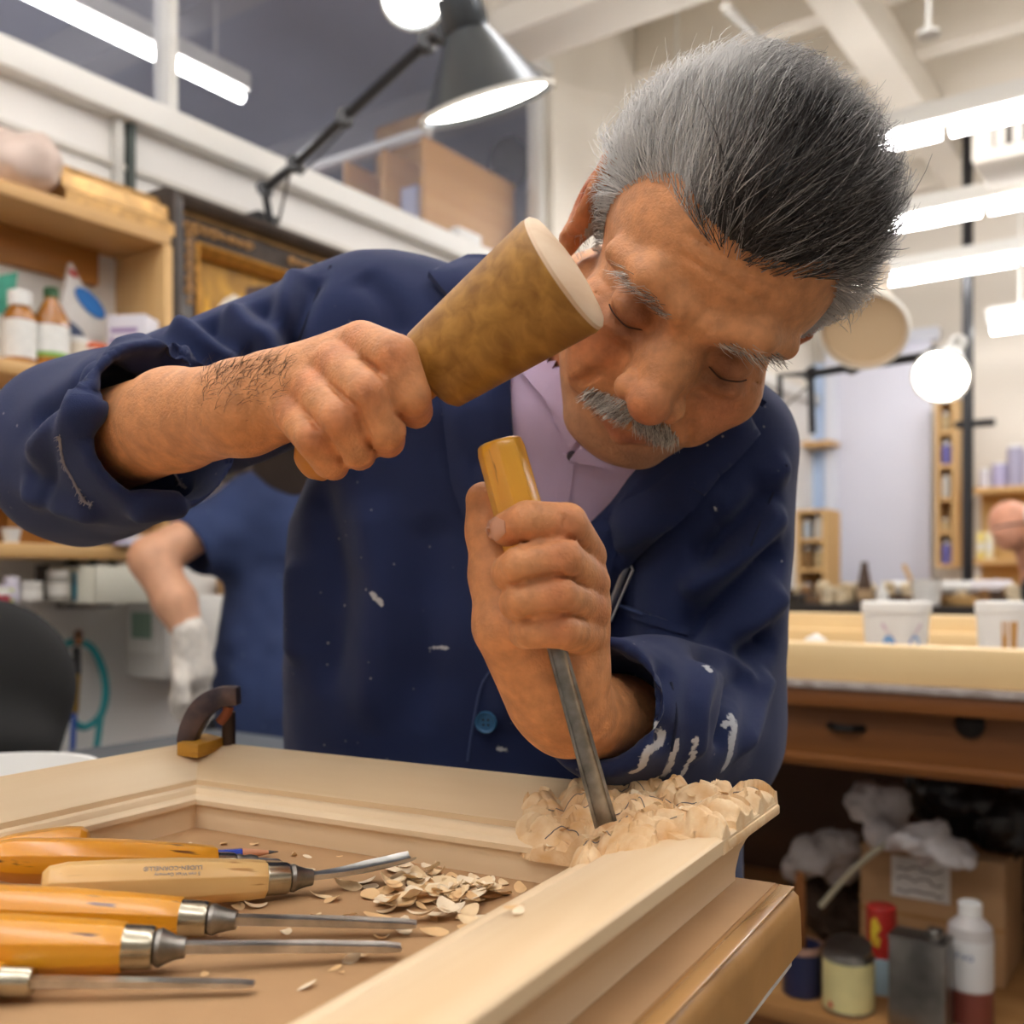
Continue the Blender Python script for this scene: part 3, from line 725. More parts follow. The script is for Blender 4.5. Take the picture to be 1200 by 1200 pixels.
def fold(px, w, amp):
    """a crease or ridge in the cloth along a line over the sleeve or chest"""
    q = []
    for x, y in px:
        p, nn = hit(cb, x, y)
        if p is not None: q.append(p)
    if len(q) < 2: return
    q = catmull(q, 4); dd, t = polyseg(Vc, q); return amp*np.exp(-(dd/w)**2)*np.clip(np.minimum(t, 1-t)*5+.15, 0, 1)
disp = np.zeros(len(Vc), dtype=np.float32)
FOLDS = [
 # upper right sleeve
 ([(352,318),(332,360),(318,410)], .010, .006), ([(372,320),(352,370),(342,410)], .007, -.006),
 ([(300,352),(330,385),(352,420)], .009, -.007), ([(268,362),(300,395),(330,425)], .009, .007), ([(240,372),(262,400),(300,425)], .008, -.008),
 ([(205,385),(245,405),(285,425)], .010, .008), ([(160,400),(210,412),(262,428)], .008, -.008), ([(130,425),(180,420),(232,432)], .010, .007),
 # sleeve round the elbow
 ([(35,500),(90,450),(150,425)], .010, -.007), ([(30,540),(100,480),(170,445)], .012, .008), ([(45,560),(110,515),(160,470)], .009, -.006),
 ([(25,575),(70,590),(120,600)], .010, .006), ([(110,520),(150,490),(200,450)], .008, .006), ([(60,600),(70,520),(95,470)], .006, -.003),
 ([(160,580),(220,570),(300,550)], .010, -.006), ([(150,596),(220,588),(290,572)], .009, .006),
 # chest on his right
 ([(350,420),(380,480),(400,560)], .014, .005), ([(330,560),(350,650),(345,780)], .016, .006), ([(372,560),(392,680),(380,820)], .018, -.006),
 ([(430,580),(445,700),(430,860)], .02, .006), ([(500,600),(505,720),(490,860)], .02, -.005),
 ([(420,320),(450,350),(470,400)], .012, -.004),
 # left chest and sleeve
 ([(905,560),(860,620),(815,660)], .012, -.010), ([(915,590),(870,650),(800,700)], .012, .009), ([(918,640),(870,680),(800,745)], .010, -.010),
 ([(925,540),(890,575),(840,610)], .010, .006), ([(915,690),(880,730),(850,770)], .012, .008), ([(905,740),(870,760),(800,770)], .010, -.010),
 ([(900,790),(880,830),(860,880)], .010, .007), ([(878,780),(858,820),(842,880)], .008, -.008), ([(830,780),(815,830),(812,890)], .009, .005),
 ([(780,775),(775,830),(780,880)], .008, -.005), ([(800,770),(840,775),(880,800)], .010, .007), ([(735,765),(745,820),(735,870)], .007, .003),
 ([(740,620),(790,600),(840,560)], .012, .005), ([(640,700),(600,760),(590,860)], .012, .005),
]
for fdef in FOLDS:
    r = fold(*fdef)
    if r is not None: disp += r*1.75
nz = vnoise(Vc*14)+.5*vnoise(Vc*40)
disp += nz*.0028
Vc = (Vc+Nc*disp[:, None]).astype(np.float32); Vc = smoothmesh(Vc, Fc, 1, .4)
cb = bvh_of(Vc, Fc); stain = np.zeros(len(Vc), dtype=np.float32)
for px, w in (([(754,896),(760,880),(774,871)], .0042), ([(780,906),(788,888),(792,872)], .0046), ([(800,908),(810,890),(815,866)], .0030), ([(850,898),(858,872),(862,850)], .0060), ([(848,850),(858,840)], .0030), ([(734,838),(746,856)], .0025), ([(436,696),(448,708)], .0030),
              ([(582,876),(592,879)], .0025), ([(504,761),(524,759)], .0022), ([(746,794),(756,828)], .0022), ([(770,850),(776,862)], .0035), ([(828,780),(832,786)], .003), ([(742,905),(752,900)], .0035), ([(600,690),(603,694)], .002), ([(868,640),(871,643)], .002), ([(838,595),(841,598)], .002)):
    q = [hit(cb, x, y)[0] for x, y in px]; q = [p for p in q if p is not None]
    if len(q) > 1: stain = np.maximum(stain, np.exp(-(polyseg(Vc, catmull(q, 4))[0]/w)**2))
coat = npmesh('work_coat', Vc, Fc, CLOTH, man, np.repeat(stain[:, None], 3, 1)); coat['label'] = 'navy cotton work coat flecked with dust and paint'
cb = bvh_of(Vc, Fc)
SHIRT = mat('lavender_shirt', 'cdb9dc', .8, var=.06, vs=12, bump=.15, bs=900)
shirt = patch('shirt', cb, [(596,415),(640,400),(720,430),(800,440),(812,497),(690,622),(640,690),(618,640),(600,560)], SHIRT, man, off=.001, th=.001, step=9)
shirt['label'] = 'lavender button shirt in the open collar of the coat'
patch('shirt_collar', cb, [(600,418),(632,408),(700,470),(712,505),(690,498),(668,522),(640,470),(612,440)], SHIRT, shirt, off=.006, th=.003, step=7)
patch('shirt_collar', cb, [(690,505),(730,520),(770,505),(815,480),(806,502),(770,525),(720,545),(668,535)], SHIRT, shirt, off=.006, th=.003, step=7)
patch('shirt_placket', cb, [(660,530),(676,530),(664,600),(650,668),(636,668),(648,600)], SHIRT, shirt, off=.002, th=.0012, step=7)
def disc(bvh, px, py, r, th, m, name, parent, off=.002, holes=4, rim=True):
    p, nn = hit(bvh, px, py)
    if nn.dot(ray(px, py)) > 0: nn = -nn
    M = along(p+nn*off, p+nn*(off+1)); mb = MB()
    mb.lathe([(r*.2, 0), (r*.97, 0), (r, th*.5), (r*.93, th), (r*.78, th*.9), (r*.70, th*.55), (.00001, th*.55)], 24, M, cap=True)
    o = mb.build(name, m, parent)
    if holes:
        mh = MB()
        for i in range(4): mh.lathe([(r*.11, th*.5), (r*.11, th*.62)], 8, M @ Matrix.Translation((r*.22*(1 if i % 2 else -1), r*.22*(1 if i//2 else -1), 0)))
        mh.build('stitch', mat('thread_dark', '101520', .8), o)
    return o
disc(cb, 671, 531, .0042, .002, mat('shirt_button', '4b4550', .4), 'button', shirt, .006, 0)
patch('lapel', cb, [(802,496),(836,474),(856,466),(884,512),(836,566),(770,636),(706,706),(664,776),(640,790),(636,716),(662,650),(690,612)], CLOTH, man, off=.005, th=.0055, step=8, lift=.008)
patch('lapel', cb, [(598,420),(560,452),(520,470),(530,560),(560,650),(604,760),(622,790),(640,716),(622,650),(606,560),(600,480)], CLOTH, man, off=.003, th=.0045, step=8, lift=.006)
patch('collar', cb, [(806,458),(846,448),(864,456),(886,484),(856,464),(836,474),(806,494)], CLOTH, man, off=.009, th=.006, step=7, lift=.006)
patch('collar', cb, [(500,330),(545,312),(600,312),(632,340),(634,400),(600,412),(560,392)], CLOTH, man, off=.005, th=.005, step=7, lift=.006)
patch('pocket_hem', cb, [(714,702),(762,719),(808,737),(805,747),(758,730),(711,713)], CLOTH, man, off=.0005, th=.0020, step=7)
def seam(px, r, m, name, parent, bvh=None):
    q = [hit(bvh or cb, x, y) for x, y in px]; q = [p+nn*(.0004 if nn.y < 0 else -.0004) for p, nn in q if p is not None]
    if len(q) > 1: return MB().tube(catmull(q, 5), r, 6).build(name, m, parent)
STITCH = mat('navy_seam', '141c38', .9); LSTITCH = mat('pale_seam', '3f4d78', .9)
seam([(388,312),(372,345),(356,385),(345,412)], .0011, STITCH, 'seam', coat)
seam([(922,545),(905,580),(880,640)], .0008, STITCH, 'seam', coat)
seam([(588,772),(566,800),(556,840),(548,892)], .0013, LSTITCH, 'seam', coat)
seam([(715,706),(760,722),(806,741)], .0012, LSTITCH, 'seam', coat)
seam([(786,800),(792,840),(786,880)], .0010, STITCH, 'seam', coat)
disc(cb, 571, 845, .0095, .0034, mat('blue_button', '3f6f9a', .25, coat=.5), 'button', coat, .002)
# frayed cuff of the rolled sleeve
FRAY = mat('frayed_thread', '8b8790', .9)
def frays(px, n, ln, seed):
    r_ = random.Random(seed); mb = MB(); q = [hit(cb, x, y)[0] for x, y in px]; q = [p for p in q if p is not None]
    if len(q) < 2: return
    c = catmull(q, 8)
    mb.tube([p+Vector((0,-.0004,0)) for p in c], [.0006+.0007*abs(math.sin(i*1.3)) for i in range(len(c))], 5)
    for i in range(n):
        p = c[r_.randrange(len(c))]; d = Vector((r_.gauss(0,1), -abs(r_.gauss(0,.6)), r_.gauss(-.2,.8))).normalized()*ln*r_.uniform(.4,1)
        mb.tube([p, p+d*.5+Vector((0,-.001,.001)), p+d], [.0004,.0003,.00015], 4)
    return mb.build('frayed_edge', FRAY, coat)
frays([(70,512),(74,540),(84,560),(98,586),(108,592)], 90, .0042, 3)
frays([(205,555),(212,568),(218,572)], 20, .005, 4)
# dark hair along the top of the forearm
_r = np.random.RandomState(8); _h = []
for i in range(260):
    x = _r.uniform(235, 335); y = 436-(x-235)*.10+abs(_r.normal())*26-8; p, nn = hit(skin_bvh, x, y)
    if p is None: continue
    if nn.dot(ray(x, y)) > 0: nn = -nn
    d = (Vector((1, -.2, .35))+Vector(_r.normal(size=3)*.4)).normalized(); l = .010*(.6+.6*_r.rand()); _h.append([p, p+(d*.7+nn*.5)*l*.5, p+(d+nn*.35)*l])
_a = np.array([[tuple(q) for q in s_] for s_ in _h]); _v, _f, _c = strands(_a, np.full(len(_a), .00013), np.tile(np.array(lin('2b211d')), (len(_a), 1))); npmesh('arm_hair', _v, _f, HAIR, man, _c)
# fingernails
NAIL = mat('fingernail', 'c99478', .35, spec=.6)
patch('fingernail', skin_bvh, [(569,622),(572,611),(582,606),(592,611),(593,624),(584,633),(574,632)], NAIL, body, off=.0002, th=.0006, step=3)
# trousers and shoes, mostly behind the bench
TR = SDF()
for sx in (-1, 1): TR.chain([Vector((-.01+sx*.09, 1.0, .88)), Vector((-.01+sx*.10, 1.01, .48)), Vector((-.01+sx*.11, 1.03, .05))], [.105, .080, .070], .02)
tv, tf = TR.mesh(.012); npmesh('trousers', tv, tf, mat('dark_trousers', '23242b', .9), man)
for sx in (-1, 1):
    sh = SDF(); sh.ell((-.01+sx*.11, .96, .05), (.05, .14, .055), None, .01); sh.func((-1,0,-.1), (1,2,.006), lambda X: X[:, 2]-.004, .004, 'sub')
    a, b = sh.mesh(.01); npmesh('shoe', a, b, mat('black_leather', '151515', .4), man)
# ================================================================== bench, frame and tools
TZ = CAMZ-.176                                   # bench surface (cardboard)
C0 = Vector((-.223, .722, 0)); UA = math.atan2(U.y, U.x)
def UV(u, v, z): return C0+U*u+V*v+Vector((0, 0, z))
PALE = wood('basswood_u', 'e2c49a', 'edd5b2', 0, .55, 26); PALE2 = wood('basswood_v', 'e2c49a', 'eed7b6', 1, .55, 26)
CARD = mat('cardboard', 'b58f66', .8, var=.07, vs=14, bump=.1, bs=300)
CARD2 = mat('cardboard_edge', 'a87a42', .6, var=.10, vs=18, bump=.1, bs=120, coat=.25)
BU0, BU1, BV0, BV1 = -.13, .405, -.95, .072
bench = thing('workbench', 'carving bench covered in brown cardboard under the pale frame', 'bench', UV(.14, -.4, 0), UA)
UVM = axes(C0, U, V, Vector((0,0,1)))
def ubox(u, v, z): return MB().box((u[0], v[0], z[0]), (u[1], v[1], z[1]), UVM)
ubox((BU0, BU1-.004), (BV0, BV1-.004), (TZ-.045, TZ-.036)).build('underboard', mat('white_painted_board', 'd3d0cc', .7, var=.25, vs=60), bench, .001)
ubox((BU0+.02, BU1-.03), (BV0+.02, BV1-.02), (TZ-.14, TZ-.045)).build('apron', wood('bench_apron', '7a4a22', '9a6230', 0), bench, .003)
for u in (BU0+.06, BU1-.07):
    for v in (BV0+.06, BV1-.07): ubox((u-.035, u+.035), (v-.035, v+.035), (0, TZ-.045)).build('leg', wood('bench_leg', '7a4a22', '9a6230', 2), bench, .004)
# cardboard: folded sheet with a soft, slightly dented edge
mb = MB(); n = 60; prof = [(0,-.036),(0,-.030),(-.0006,-.014),(-.001,-.005),(-.005,-.001),(-.012,0)]
rows = []
for i in range(n+1):
    t = i/n; v = BV1+(BV0-BV1)*t; row = []
    for du, dz in prof:
        w = (vnoise(np.array([[t*30, dz*40, 1.5]]))[0])*.0022*(1 if dz > -.03 else .4); row.append(UVM @ Vector((BU1+du+w, v, TZ+dz+w*.4)))
    rows.append(row)
k = len(prof); vs = [p for r in rows for p in r]; mb.add(vs, [(i*k+j, (i+1)*k+j, (i+1)*k+j+1, i*k+j+1) for i in range(n) for j in range(k-1)])
o = len(mb.v); mb.add([UVM @ Vector((BU1-.012, BV1, TZ)), UVM @ Vector((BU1-.012, BV0, TZ)), UVM @ Vector((BU0, BV0, TZ)), UVM @ Vector((BU0, BV1, TZ)),
                       UVM @ Vector((BU0, BV0, TZ-.036)), UVM @ Vector((BU0, BV1, TZ-.036)), UVM @ Vector((BU1, BV1, TZ-.036)), UVM @ Vector((BU1-.001, BV1, TZ-.005))],
                      [(0,3,2,1), (3,5,4,2), (0,7,6,5,3)])
mb.build('cardboard_cover', [CARD2], bench, smooth=60)
ubox((BU0+.002, BU1-.014), (BV0+.002, BV1-.002), (TZ-.001, TZ+.0008)).build('cardboard_sheet', CARD, bench)
# tape along the edge
ubox((BU1-.011, BU1-.0025), (BV1-.34, BV1-.004), (TZ-.0006, TZ+.0011)).build('packing_tape', mat('brown_tape', 'c0925c', .25, coat=.6), bench, .0004)
TOPZ = TZ+.0008

# ---- the picture frame being carved
frame = thing('picture_frame', 'unfinished pale wood picture frame with one roughly carved corner, on the cardboard', 'frame', UV(.15, -.25, TOPZ), UA)
PROF = [(.003,0),(.003,.0165),(0,.0172),(0,.0206),(.0015,.0216),(.0075,.0226),(.0085,.0245),(.0100,.0262),(.0130,.0272),(.0158,.0268),(.0175,.0256),(.0190,.0256),(.0196,.0296),(.0300,.0335),(.0560,.0405),(.0790,.0452),(.0815,.0450),(.083,.0438),
        (.083,.0370),(.0822,.0358),(.0790,.0340),(.0735,.0295),(.0690,.0235),(.0660,.0165),(.0645,.0085),(.0640,.0050),(.0640,0)]
FW, FL_ = .305, .50
CORN = [((0,0),(-1,1)), ((FW,0),(1,1)), ((FW,-FL_),(1,-1)), ((0,-FL_),(-1,-1))]
def rail(i, m):
    (c, s), (c2, s2) = CORN[i], CORN[(i+1) % 4]; mb = MB(); k = len(PROF); nseg = 1; vs = []
    for (cc, ss) in ((c, s), (c2, s2)):
        for a, z in PROF: vs.append(UVM @ Vector((cc[0]+ss[0]*a, cc[1]+ss[1]*a, TOPZ+z)))
    fs = [(j, (j+1) % k, k+(j+1) % k, k+j) for j in range(k)]+[tuple(range(k)), tuple(reversed(range(k, 2*k)))]
    return mb.add(vs, fs).build('rail', m, frame, smooth=30)
for i in range(4): rail(i, PALE if i % 2 == 0 else PALE2)
# carved corner: overlapping chip-cut lobes raised from the moulding
pa = np.array([a for a, z in PROF[3:18]]); pz = np.array([z for a, z in PROF[3:18]])
rc = np.random.RandomState(11)
nu, nv = 180, 148
uu = np.linspace(-.095, .0845, nu); vv_ = np.linspace(-.060, .0880, nv); Ug, Vg = np.meshgrid(uu, vv_, indexing='ij')
am = np.maximum(Ug, Vg); base_h = np.interp(np.clip(am, 0, .083), pa, pz)
lobes = []
LK = 1.1
def lobe(u, v, ang, L, Wd, h, peak=.5): lobes.append((u, v, ang, L*LK, Wd*LK, h, peak))
for n_i, t in enumerate(np.linspace(-.42, 1.99, 9)):           # long leaves fanning out of the inner corner
    k_ = 1-.25*abs(t-.785)/1.2; lobe(.036*k_*math.cos(t)*1.05, .036*k_*math.sin(t)*1.05, t, .034*k_, .0078, .0125+.002*(n_i % 2))
for n_i, t in enumerate(np.linspace(-.15, 1.72, 8)):           # outer tips
    k_ = 1+.18*(1-abs(t-.785)); lobe(.066*k_*math.cos(t+.06), .066*k_*math.sin(t+.06), t+.35*(1 if n_i % 2 else -1), .019, .0085, .0125)
lobe(.070,.070,.78,.020,.012,.012); lobe(.076,.050,.5,.012,.008,.011); lobe(.050,.077,1.1,.012,.008,.011)
lobe(-.034,.014,2.7,.024,.012,.011); lobe(-.046,.034,2.3,.024,.011,.010); lobe(-.028,.046,2.1,.026,.012,.013); lobe(-.016,.066,1.9,.022,.011,.013); lobe(-.016,.020,2.6,.018,.010,.013); lobe(.0,.0,.78,.018,.011,.013)
lobe(.058,-.002,-.35,.022,.010,.009); lobe(.026,-.014,-.5,.022,.010,.010); lobe(.006,-.020,-.9,.016,.009,.010); lobe(.072,.016,-.2,.016,.010,.010)
orn = np.full(Ug.shape, -.004); orn = np.where((Ug > .004) & (Vg > .004), .0035, orn)
for (u, v, a, L, W_, h, pk) in lobes:
    du, dv = Ug-u, Vg-v; x = (du*math.cos(a)+dv*math.sin(a))/L; y = (-du*math.sin(a)+dv*math.cos(a))/W_
    q = 1.0*h*(1-x*x-np.abs(y)**2.0)-.0014*np.exp(-(y/.12)**2); orn = np.where(q > orn, q, orn)
# chip facets: each cut leaves a small tilted plane
sx = rc.uniform(-.09,.0845,150); sy = rc.uniform(-.05,.088,150); gx = rc.normal(size=150)*.26; gy = rc.normal(size=150)*.26; gz = rc.uniform(-.0016,.0014,150)
ang = rc.uniform(0, 3.14, 150); d2 = np.full(Ug.shape, 9.); fac = np.zeros(Ug.shape)
for i in range(150):
    du, dv = Ug-sx[i], Vg-sy[i]; x = (du*math.cos(ang[i])+dv*math.sin(ang[i]))*.55; y = -du*math.sin(ang[i])+dv*math.cos(ang[i]); e = x*x+y*y
    w = e < d2; d2[w] = e[w]; fac[w] = (gz[i]+gx[i]*du+gy[i]*dv)[w]
rag = vnoise(np.stack([Ug.ravel()*120, Vg.ravel()*120, np.zeros(Ug.size)], 1)).reshape(Ug.shape)*.0007
hz = base_h+np.where(orn > -.003, orn+np.clip(fac, -.003, .003)+rag*.6, -.006)
outer = (Ug > .083) | (Vg > .0865)
inner = (Ug < -.001) & (Vg < -.001)
keepv = (orn > -.003) & ~outer & ~inner; keepv[:2] = False; keepv[:, :2] = False
hz = np.where(keepv, np.clip(hz, .004, .066), base_h-.007)
idx = np.arange(nu*nv).reshape(nu, nv); q4 = np.stack([idx[:-1,:-1], idx[1:,:-1], idx[1:,1:], idx[:-1,1:]], -1).reshape(-1, 4)
kf = keepv.ravel()[q4].any(1); q4 = q4[kf]
Pw = np.array([tuple(UV(FW+float(u), float(v), TOPZ+float(z))) for u, v, z in zip(Ug.ravel(), Vg.ravel(), hz.ravel())])
us = np.unique(q4); rm = np.full(len(Pw), -1); rm[us] = np.arange(len(us))
CARVE = mat('fresh_cut_wood', 'dcae78', .6, c2='f0d6ae', vs=70, bump=.15, bs=500)
carved = npmesh('carved_leaf_ornament', Pw[us], rm[q4], CARVE, frame); carved.data.set_sharp_from_angle(angle=math.radians(20))
carved['label'] = 'rough carved acanthus leaf corner with pencil lines and loose chips'
cvb = bvh_of(Pw[us], rm[q4])
# a solid block below the carving so that it fills out to the outer corner
mb = MB(); mb.prism([(-.03,.060),(.060,-.02),(.0835,-.012),(.0845,.086),(.076,.088),(-.03,.0855)], .0365, .0425, UVM @ Matrix.Translation((FW, 0, TOPZ))); mb.build('carved_block', CARVE, frame, .0012)
def drape(bvh, p):
    q = bvh.ray_cast(p+Vector((0,0,.1)), Vector((0,0,-1)))[0]; return q
PENCIL = mat('pencil_line', '6a6468', .7)
for ln in ([(.0,-.008),(.008,-.004),(.016,-.008),(.024,-.002)], [(-.03,.004),(-.022,.012),(-.012,.010),(-.006,.002)], [(-.036,.02),(-.03,.032),(-.02,.036)], [(.03,-.004),(.04,.002),(.052,-.002)], [(.05,.03),(.062,.04),(.066,.052)],
           [(.02,.04),(.03,.05),(.044,.054)], [(-.01,.05),(.0,.06),(.012,.062)], [(.036,.012),(.05,.016),(.062,.012)], [(.056,.058),(.066,.066),(.076,.07)], [(.004,.02),(.014,.03),(.022,.03)], [(-.014,.022),(-.004,.034),(.004,.046)]):
    c = [drape(cvb, UV(FW+p.x, p.y, TOPZ+.05)) for p in catmull([Vector((a, b, 0)) for a, b in ln], 8)]; c = [p+Vector((0,0,.0002)) for p in c if p is not None]
    if len(c) > 2: MB().tube(c, .00032, 5).build('pencil_line', PENCIL, carved)

# ---- tools
STEEL = mat('tool_steel', 'c4c3c0', .33, 1, var=.25, vs=60, stretch=(1, .2, 1)); DSTEEL = mat('dark_steel', '8f8b85', .38, 1, var=.35, vs=90)
BRASS = mat('ferrule_metal', 'b9b2a0', .25, 1, var=.15, vs=120)
YEL = wood('varnished_yellow_wood', 'd6860f', 'eda82a', 0, .3, 40, coat=.5, speck='6b3d12'); BUFF = wood('buff_wood', 'd9a860', 'e8c284', 0, .38, 40, coat=.25, speck='b98548')
def octo(r, x, sq=1.0): # octagonal ring in the yz plane
    return [(x, r*sq*math.cos(math.pi/8+i*math.pi/4), r*sq*math.sin(math.pi/8+i*math.pi/4)) for i in range(8)]
def ocprism(secs):
    mb = MB(); vs = []; fs = []
    for x, r in secs: vs += octo(r, x)
    for i in range(len(secs)-1):
        for j in range(8): fs.append((i*8+j, i*8+(j+1) % 8, (i+1)*8+(j+1) % 8, (i+1)*8+j))
    fs += [tuple(reversed(range(8))), tuple((len(secs)-1)*8+j for j in range(8))]
    return mb.add(vs, fs)
XZ = Matrix.Rotation(math.pi/2, 4, 'Y')            # lathe axis z -> x
def set_axis(o, butt, tip, roll=0):
    x = (tip-butt).normalized(); z = Vector((0,0,1)); y = z.cross(x).normalized(); z = x.cross(y)
    M = axes(butt, x, y, z) @ Matrix.Rotation(roll, 4, 'X'); o.location = butt; o.rotation_euler = M.to_euler(); MW[o.name] = M
def chisel(label, butt, tip, handle, rh, ferr, m, bw, bend=0, shape='gouge', neck=.010, group='carving chisels on the bench', bth=.0022, roll=0):
    t = thing('carving_chisel', label, 'chisel', (0,0,0), 0, group); set_axis(t, butt, tip, roll); L = (tip-butt).length
    hl = handle
    h = ocprism([(0, rh*.55), (.003, rh*.80), (.012, rh*.95), (hl*.35, rh*1.0), (hl*.6, rh*1.0), (hl*.92, rh*.86), (hl, rh*.80)]).build('handle', m, t, .0006, local=True, smooth=25)
    MB().lathe([(ferr, hl-.001), (ferr*1.03, hl), (ferr, hl+.001), (ferr*.97, hl+.011), (ferr*.9, hl+.0125), (ferr*.4, hl+.0125)], 24, XZ).build('ferrule', BRASS, t, local=True)
    if shape != 'thin':
        MB().lathe([(.0045, hl+.011), (ferr*.82, hl+.0135), (ferr*.86, hl+.0155), (ferr*.72, hl+.018), (.0052, hl+.022), (.0045, hl+.026)], 16, XZ).build('bolster', DSTEEL, t, local=True)
    # blade: channel section widening to the edge
    mb = MB(); x0 = hl+.012; n = 16; vs = []; fs = []; m_ = 7
    for i in range(n+1):
        s = i/n; x = x0+(L-x0)*s; w = (.0030+(bw-.0030)*min(1, s*1.5)**1.2); zc = bend*(s**2.2); th = bth*(1-.45*s)
        if s > .97: th *= .5
        dish = w*.35*min(1, s*1.6) if shape == 'gouge' else 0
        for j in range(m_): y = -w+2*w*j/(m_-1); vs.append((x, y, zc+th+dish*((y/w)**2)))
        for j in reversed(range(m_)): y = -w+2*w*j/(m_-1); vs.append((x, y, zc-th+dish*((y/w)**2)))
    k = 2*m_
    for i in range(n):
        for j in range(k): fs.append((i*k+j, i*k+(j+1) % k, (i+1)*k+(j+1) % k, (i+1)*k+j))
    fs += [tuple(reversed(range(k))), tuple(n*k+j for j in range(k))]
    mb.add(vs, fs).build('blade', STEEL, t, local=True, smooth=40)
    return t
def tz(px, py, dz): return onZ(px, py, TOPZ+dz)
def chisel_px(label, ferr_px, tip_px, back, rh, ferr, m, bw, **k):
    """ferrule start and tip seen in the picture; the handle goes back from the ferrule"""
    f = tz(*ferr_px, rh*.93); t = tz(*tip_px, .0045); d = (t-f).normalized(); return chisel(label, f-d*back, t, back, rh, ferr, m, bw, **k)
chisel_px('slim carving chisel at the near left, only ferrule and blade in view', (2,1150), (298,1153), .10, .0095, .0062, YEL, .0028, shape='thin', bth=.0018)
chisel_px('thick yellow-handled carving gouge nearest the camera with wide steel ferrule', (146,1110), (470,1113), .115, .0138, .0098, YEL, .0038)
chisel_px('long yellow-handled carving gouge with dark notch, second from the camera', (213,1076), (488,1086), .135, .0125, .0088, YEL, .0040)
cD = chisel_px('pale buff-handled bent gouge with printed maker lettering', (311,1030), (481,1024), .112, .0128, .0090, BUFF, .0072, bend=.0085, bth=.0016)
chisel_px('orange-handled chisel lying behind the buff-handled gouge', (250,1011), (330,1012), .118, .0125, .0062, YEL, .0030)
chisel_px('orange-handled chisel farthest from the camera, blade hidden', (-40,1010), (-160,1030), .068, .0120, .0080, YEL, .0040)
# dark notch on the long handle
# printed lettering on the buff handle
def lettering(txt, size, m, parent, M, name='lettering', extr=.00008):
    cu = bpy.data.curves.new(name, 'FONT'); cu.body = txt; cu.size = size; cu.extrude = extr; cu.align_x = 'CENTER'; cu.align_y = 'CENTER'
    o = bpy.data.objects.new(name, cu); COL.objects.link(o); dg = bpy.context.evaluated_depsgraph_get(); me = bpy.data.meshes.new_from_object(o.evaluated_get(dg)); bpy.data.objects.remove(o)
    o = bpy.data.objects.new(name, me); COL.objects.link(o); me.materials.clear(); me.materials.append(m)
    if parent is not None: o.parent = parent; o.matrix_local = MW[parent.name].inverted() @ M
    else: o.matrix_world = M
    MW[o.name] = M; return o
INK = mat('grey_ink', '8a8890', .6)
Md = MW[cD.name]; fr = .0128*math.cos(math.pi/8)
# facet turned towards the camera: the one between up and the near side
for (txt, xx, off, sz) in (('LUDEN-CORNELL\u00ae', .062, .0014, .0034), ('5 mm West Germany', .064, -.0022, .0026)):
    a = math.radians(135); nrm = Vector((0, -math.sin(math.radians(45)), math.cos(math.radians(45))))
    zl = nrm; xl = Vector((-1,0,0)); yl = zl.cross(xl)
    Mt = Md @ axes(Vector((xx, 0, 0))+nrm*(fr+.00012)+yl*(-off), xl, yl, zl); lettering(txt, sz, INK, cD, Mt)
# blue pencil
pb, pt = tz(196, 1006, .0045), tz(326, 998, .0030)
pen = thing('pencil', 'blue hexagonal pencil with sharpened tip behind the chisels', 'pencil'); set_axis(pen, pb, pt); PL = (pt-pb).length
hexa = lambda r, x: [(x, r*math.cos(i*math.pi/3), r*math.sin(i*math.pi/3)) for i in range(6)]
m1 = MB(); m1.add(hexa(.0037, -.05)+hexa(.0037, PL-.022), [(i, (i+1) % 6, 6+(i+1) % 6, 6+i) for i in range(6)]+[tuple(reversed(range(6))), tuple(range(6,12))]); m1.build('barrel', mat('blue_lacquer', '1f3fae', .25, coat=.5), pen, .0003, local=True, smooth=25)
MB().lathe([(.0036, PL-.022), (.0013, PL-.006)], 12, XZ).build('sharpened_wood', mat('pencil_cedar', 'c98e6c', .7), pen, local=True)
MB().lathe([(.0013, PL-.006), (.0003, PL)], 10, XZ).build('lead', mat('graphite', '3a3a40', .35), pen, local=True)

# ---- chisel held in the fist
hc_t, hc_b = P(584, 516, .553), P(707, 958, .563)
hc = thing('carving_chisel', 'yellow octagonal-handled gouge held upright in the fist, cutting the corner', 'chisel'); set_axis(hc, hc_t, hc_b, 1.45); HL = (hc_b-hc_t).length
ocprism([(0,.0100),(.0015,.0122),(.006,.0132),(.05,.0138),(.07,.0130),(.088,.0105),(.090,.0098)]).build('handle', wood('varnished_yellow_wood_2', 'd8911f', 'edb63f', 0, .3, 40, coat=.5, speck='7d4a16'), hc, .0006, local=True, smooth=25)
MB().lathe([(.0090,.089),(.0092,.091),(.0088,.101),(.004,.102)], 20, XZ).build('ferrule', BRASS, hc, local=True)
mb = MB(); secs = []; vs = []; fs = []; n = 14
for i in range(n+1):
    s = i/n; x = .100+(HL+.004-.100)*s; w = .0052+.0016*s; th = .0040-.0012*s
    for j in range(10):
        a = math.pi*(j/9); vs.append((x, -w*math.cos(a), -th*1.5*math.sin(a)+th*.4))
    for j in reversed(range(10)):
        a = math.pi*(j/9); vs.append((x, -w*.72*math.cos(a), -th*.8*math.sin(a)*(.3+.7*s)+th*.4))
for i in range(n):
    for j in range(20): fs.append((i*20+j, i*20+(j+1) % 20, (i+1)*20+(j+1) % 20, (i+1)*20+j))
fs += [tuple(reversed(range(20))), tuple(n*20+j for j in range(20))]
mb.add(vs, fs).build('blade', DSTEEL, hc, local=True, smooth=40)

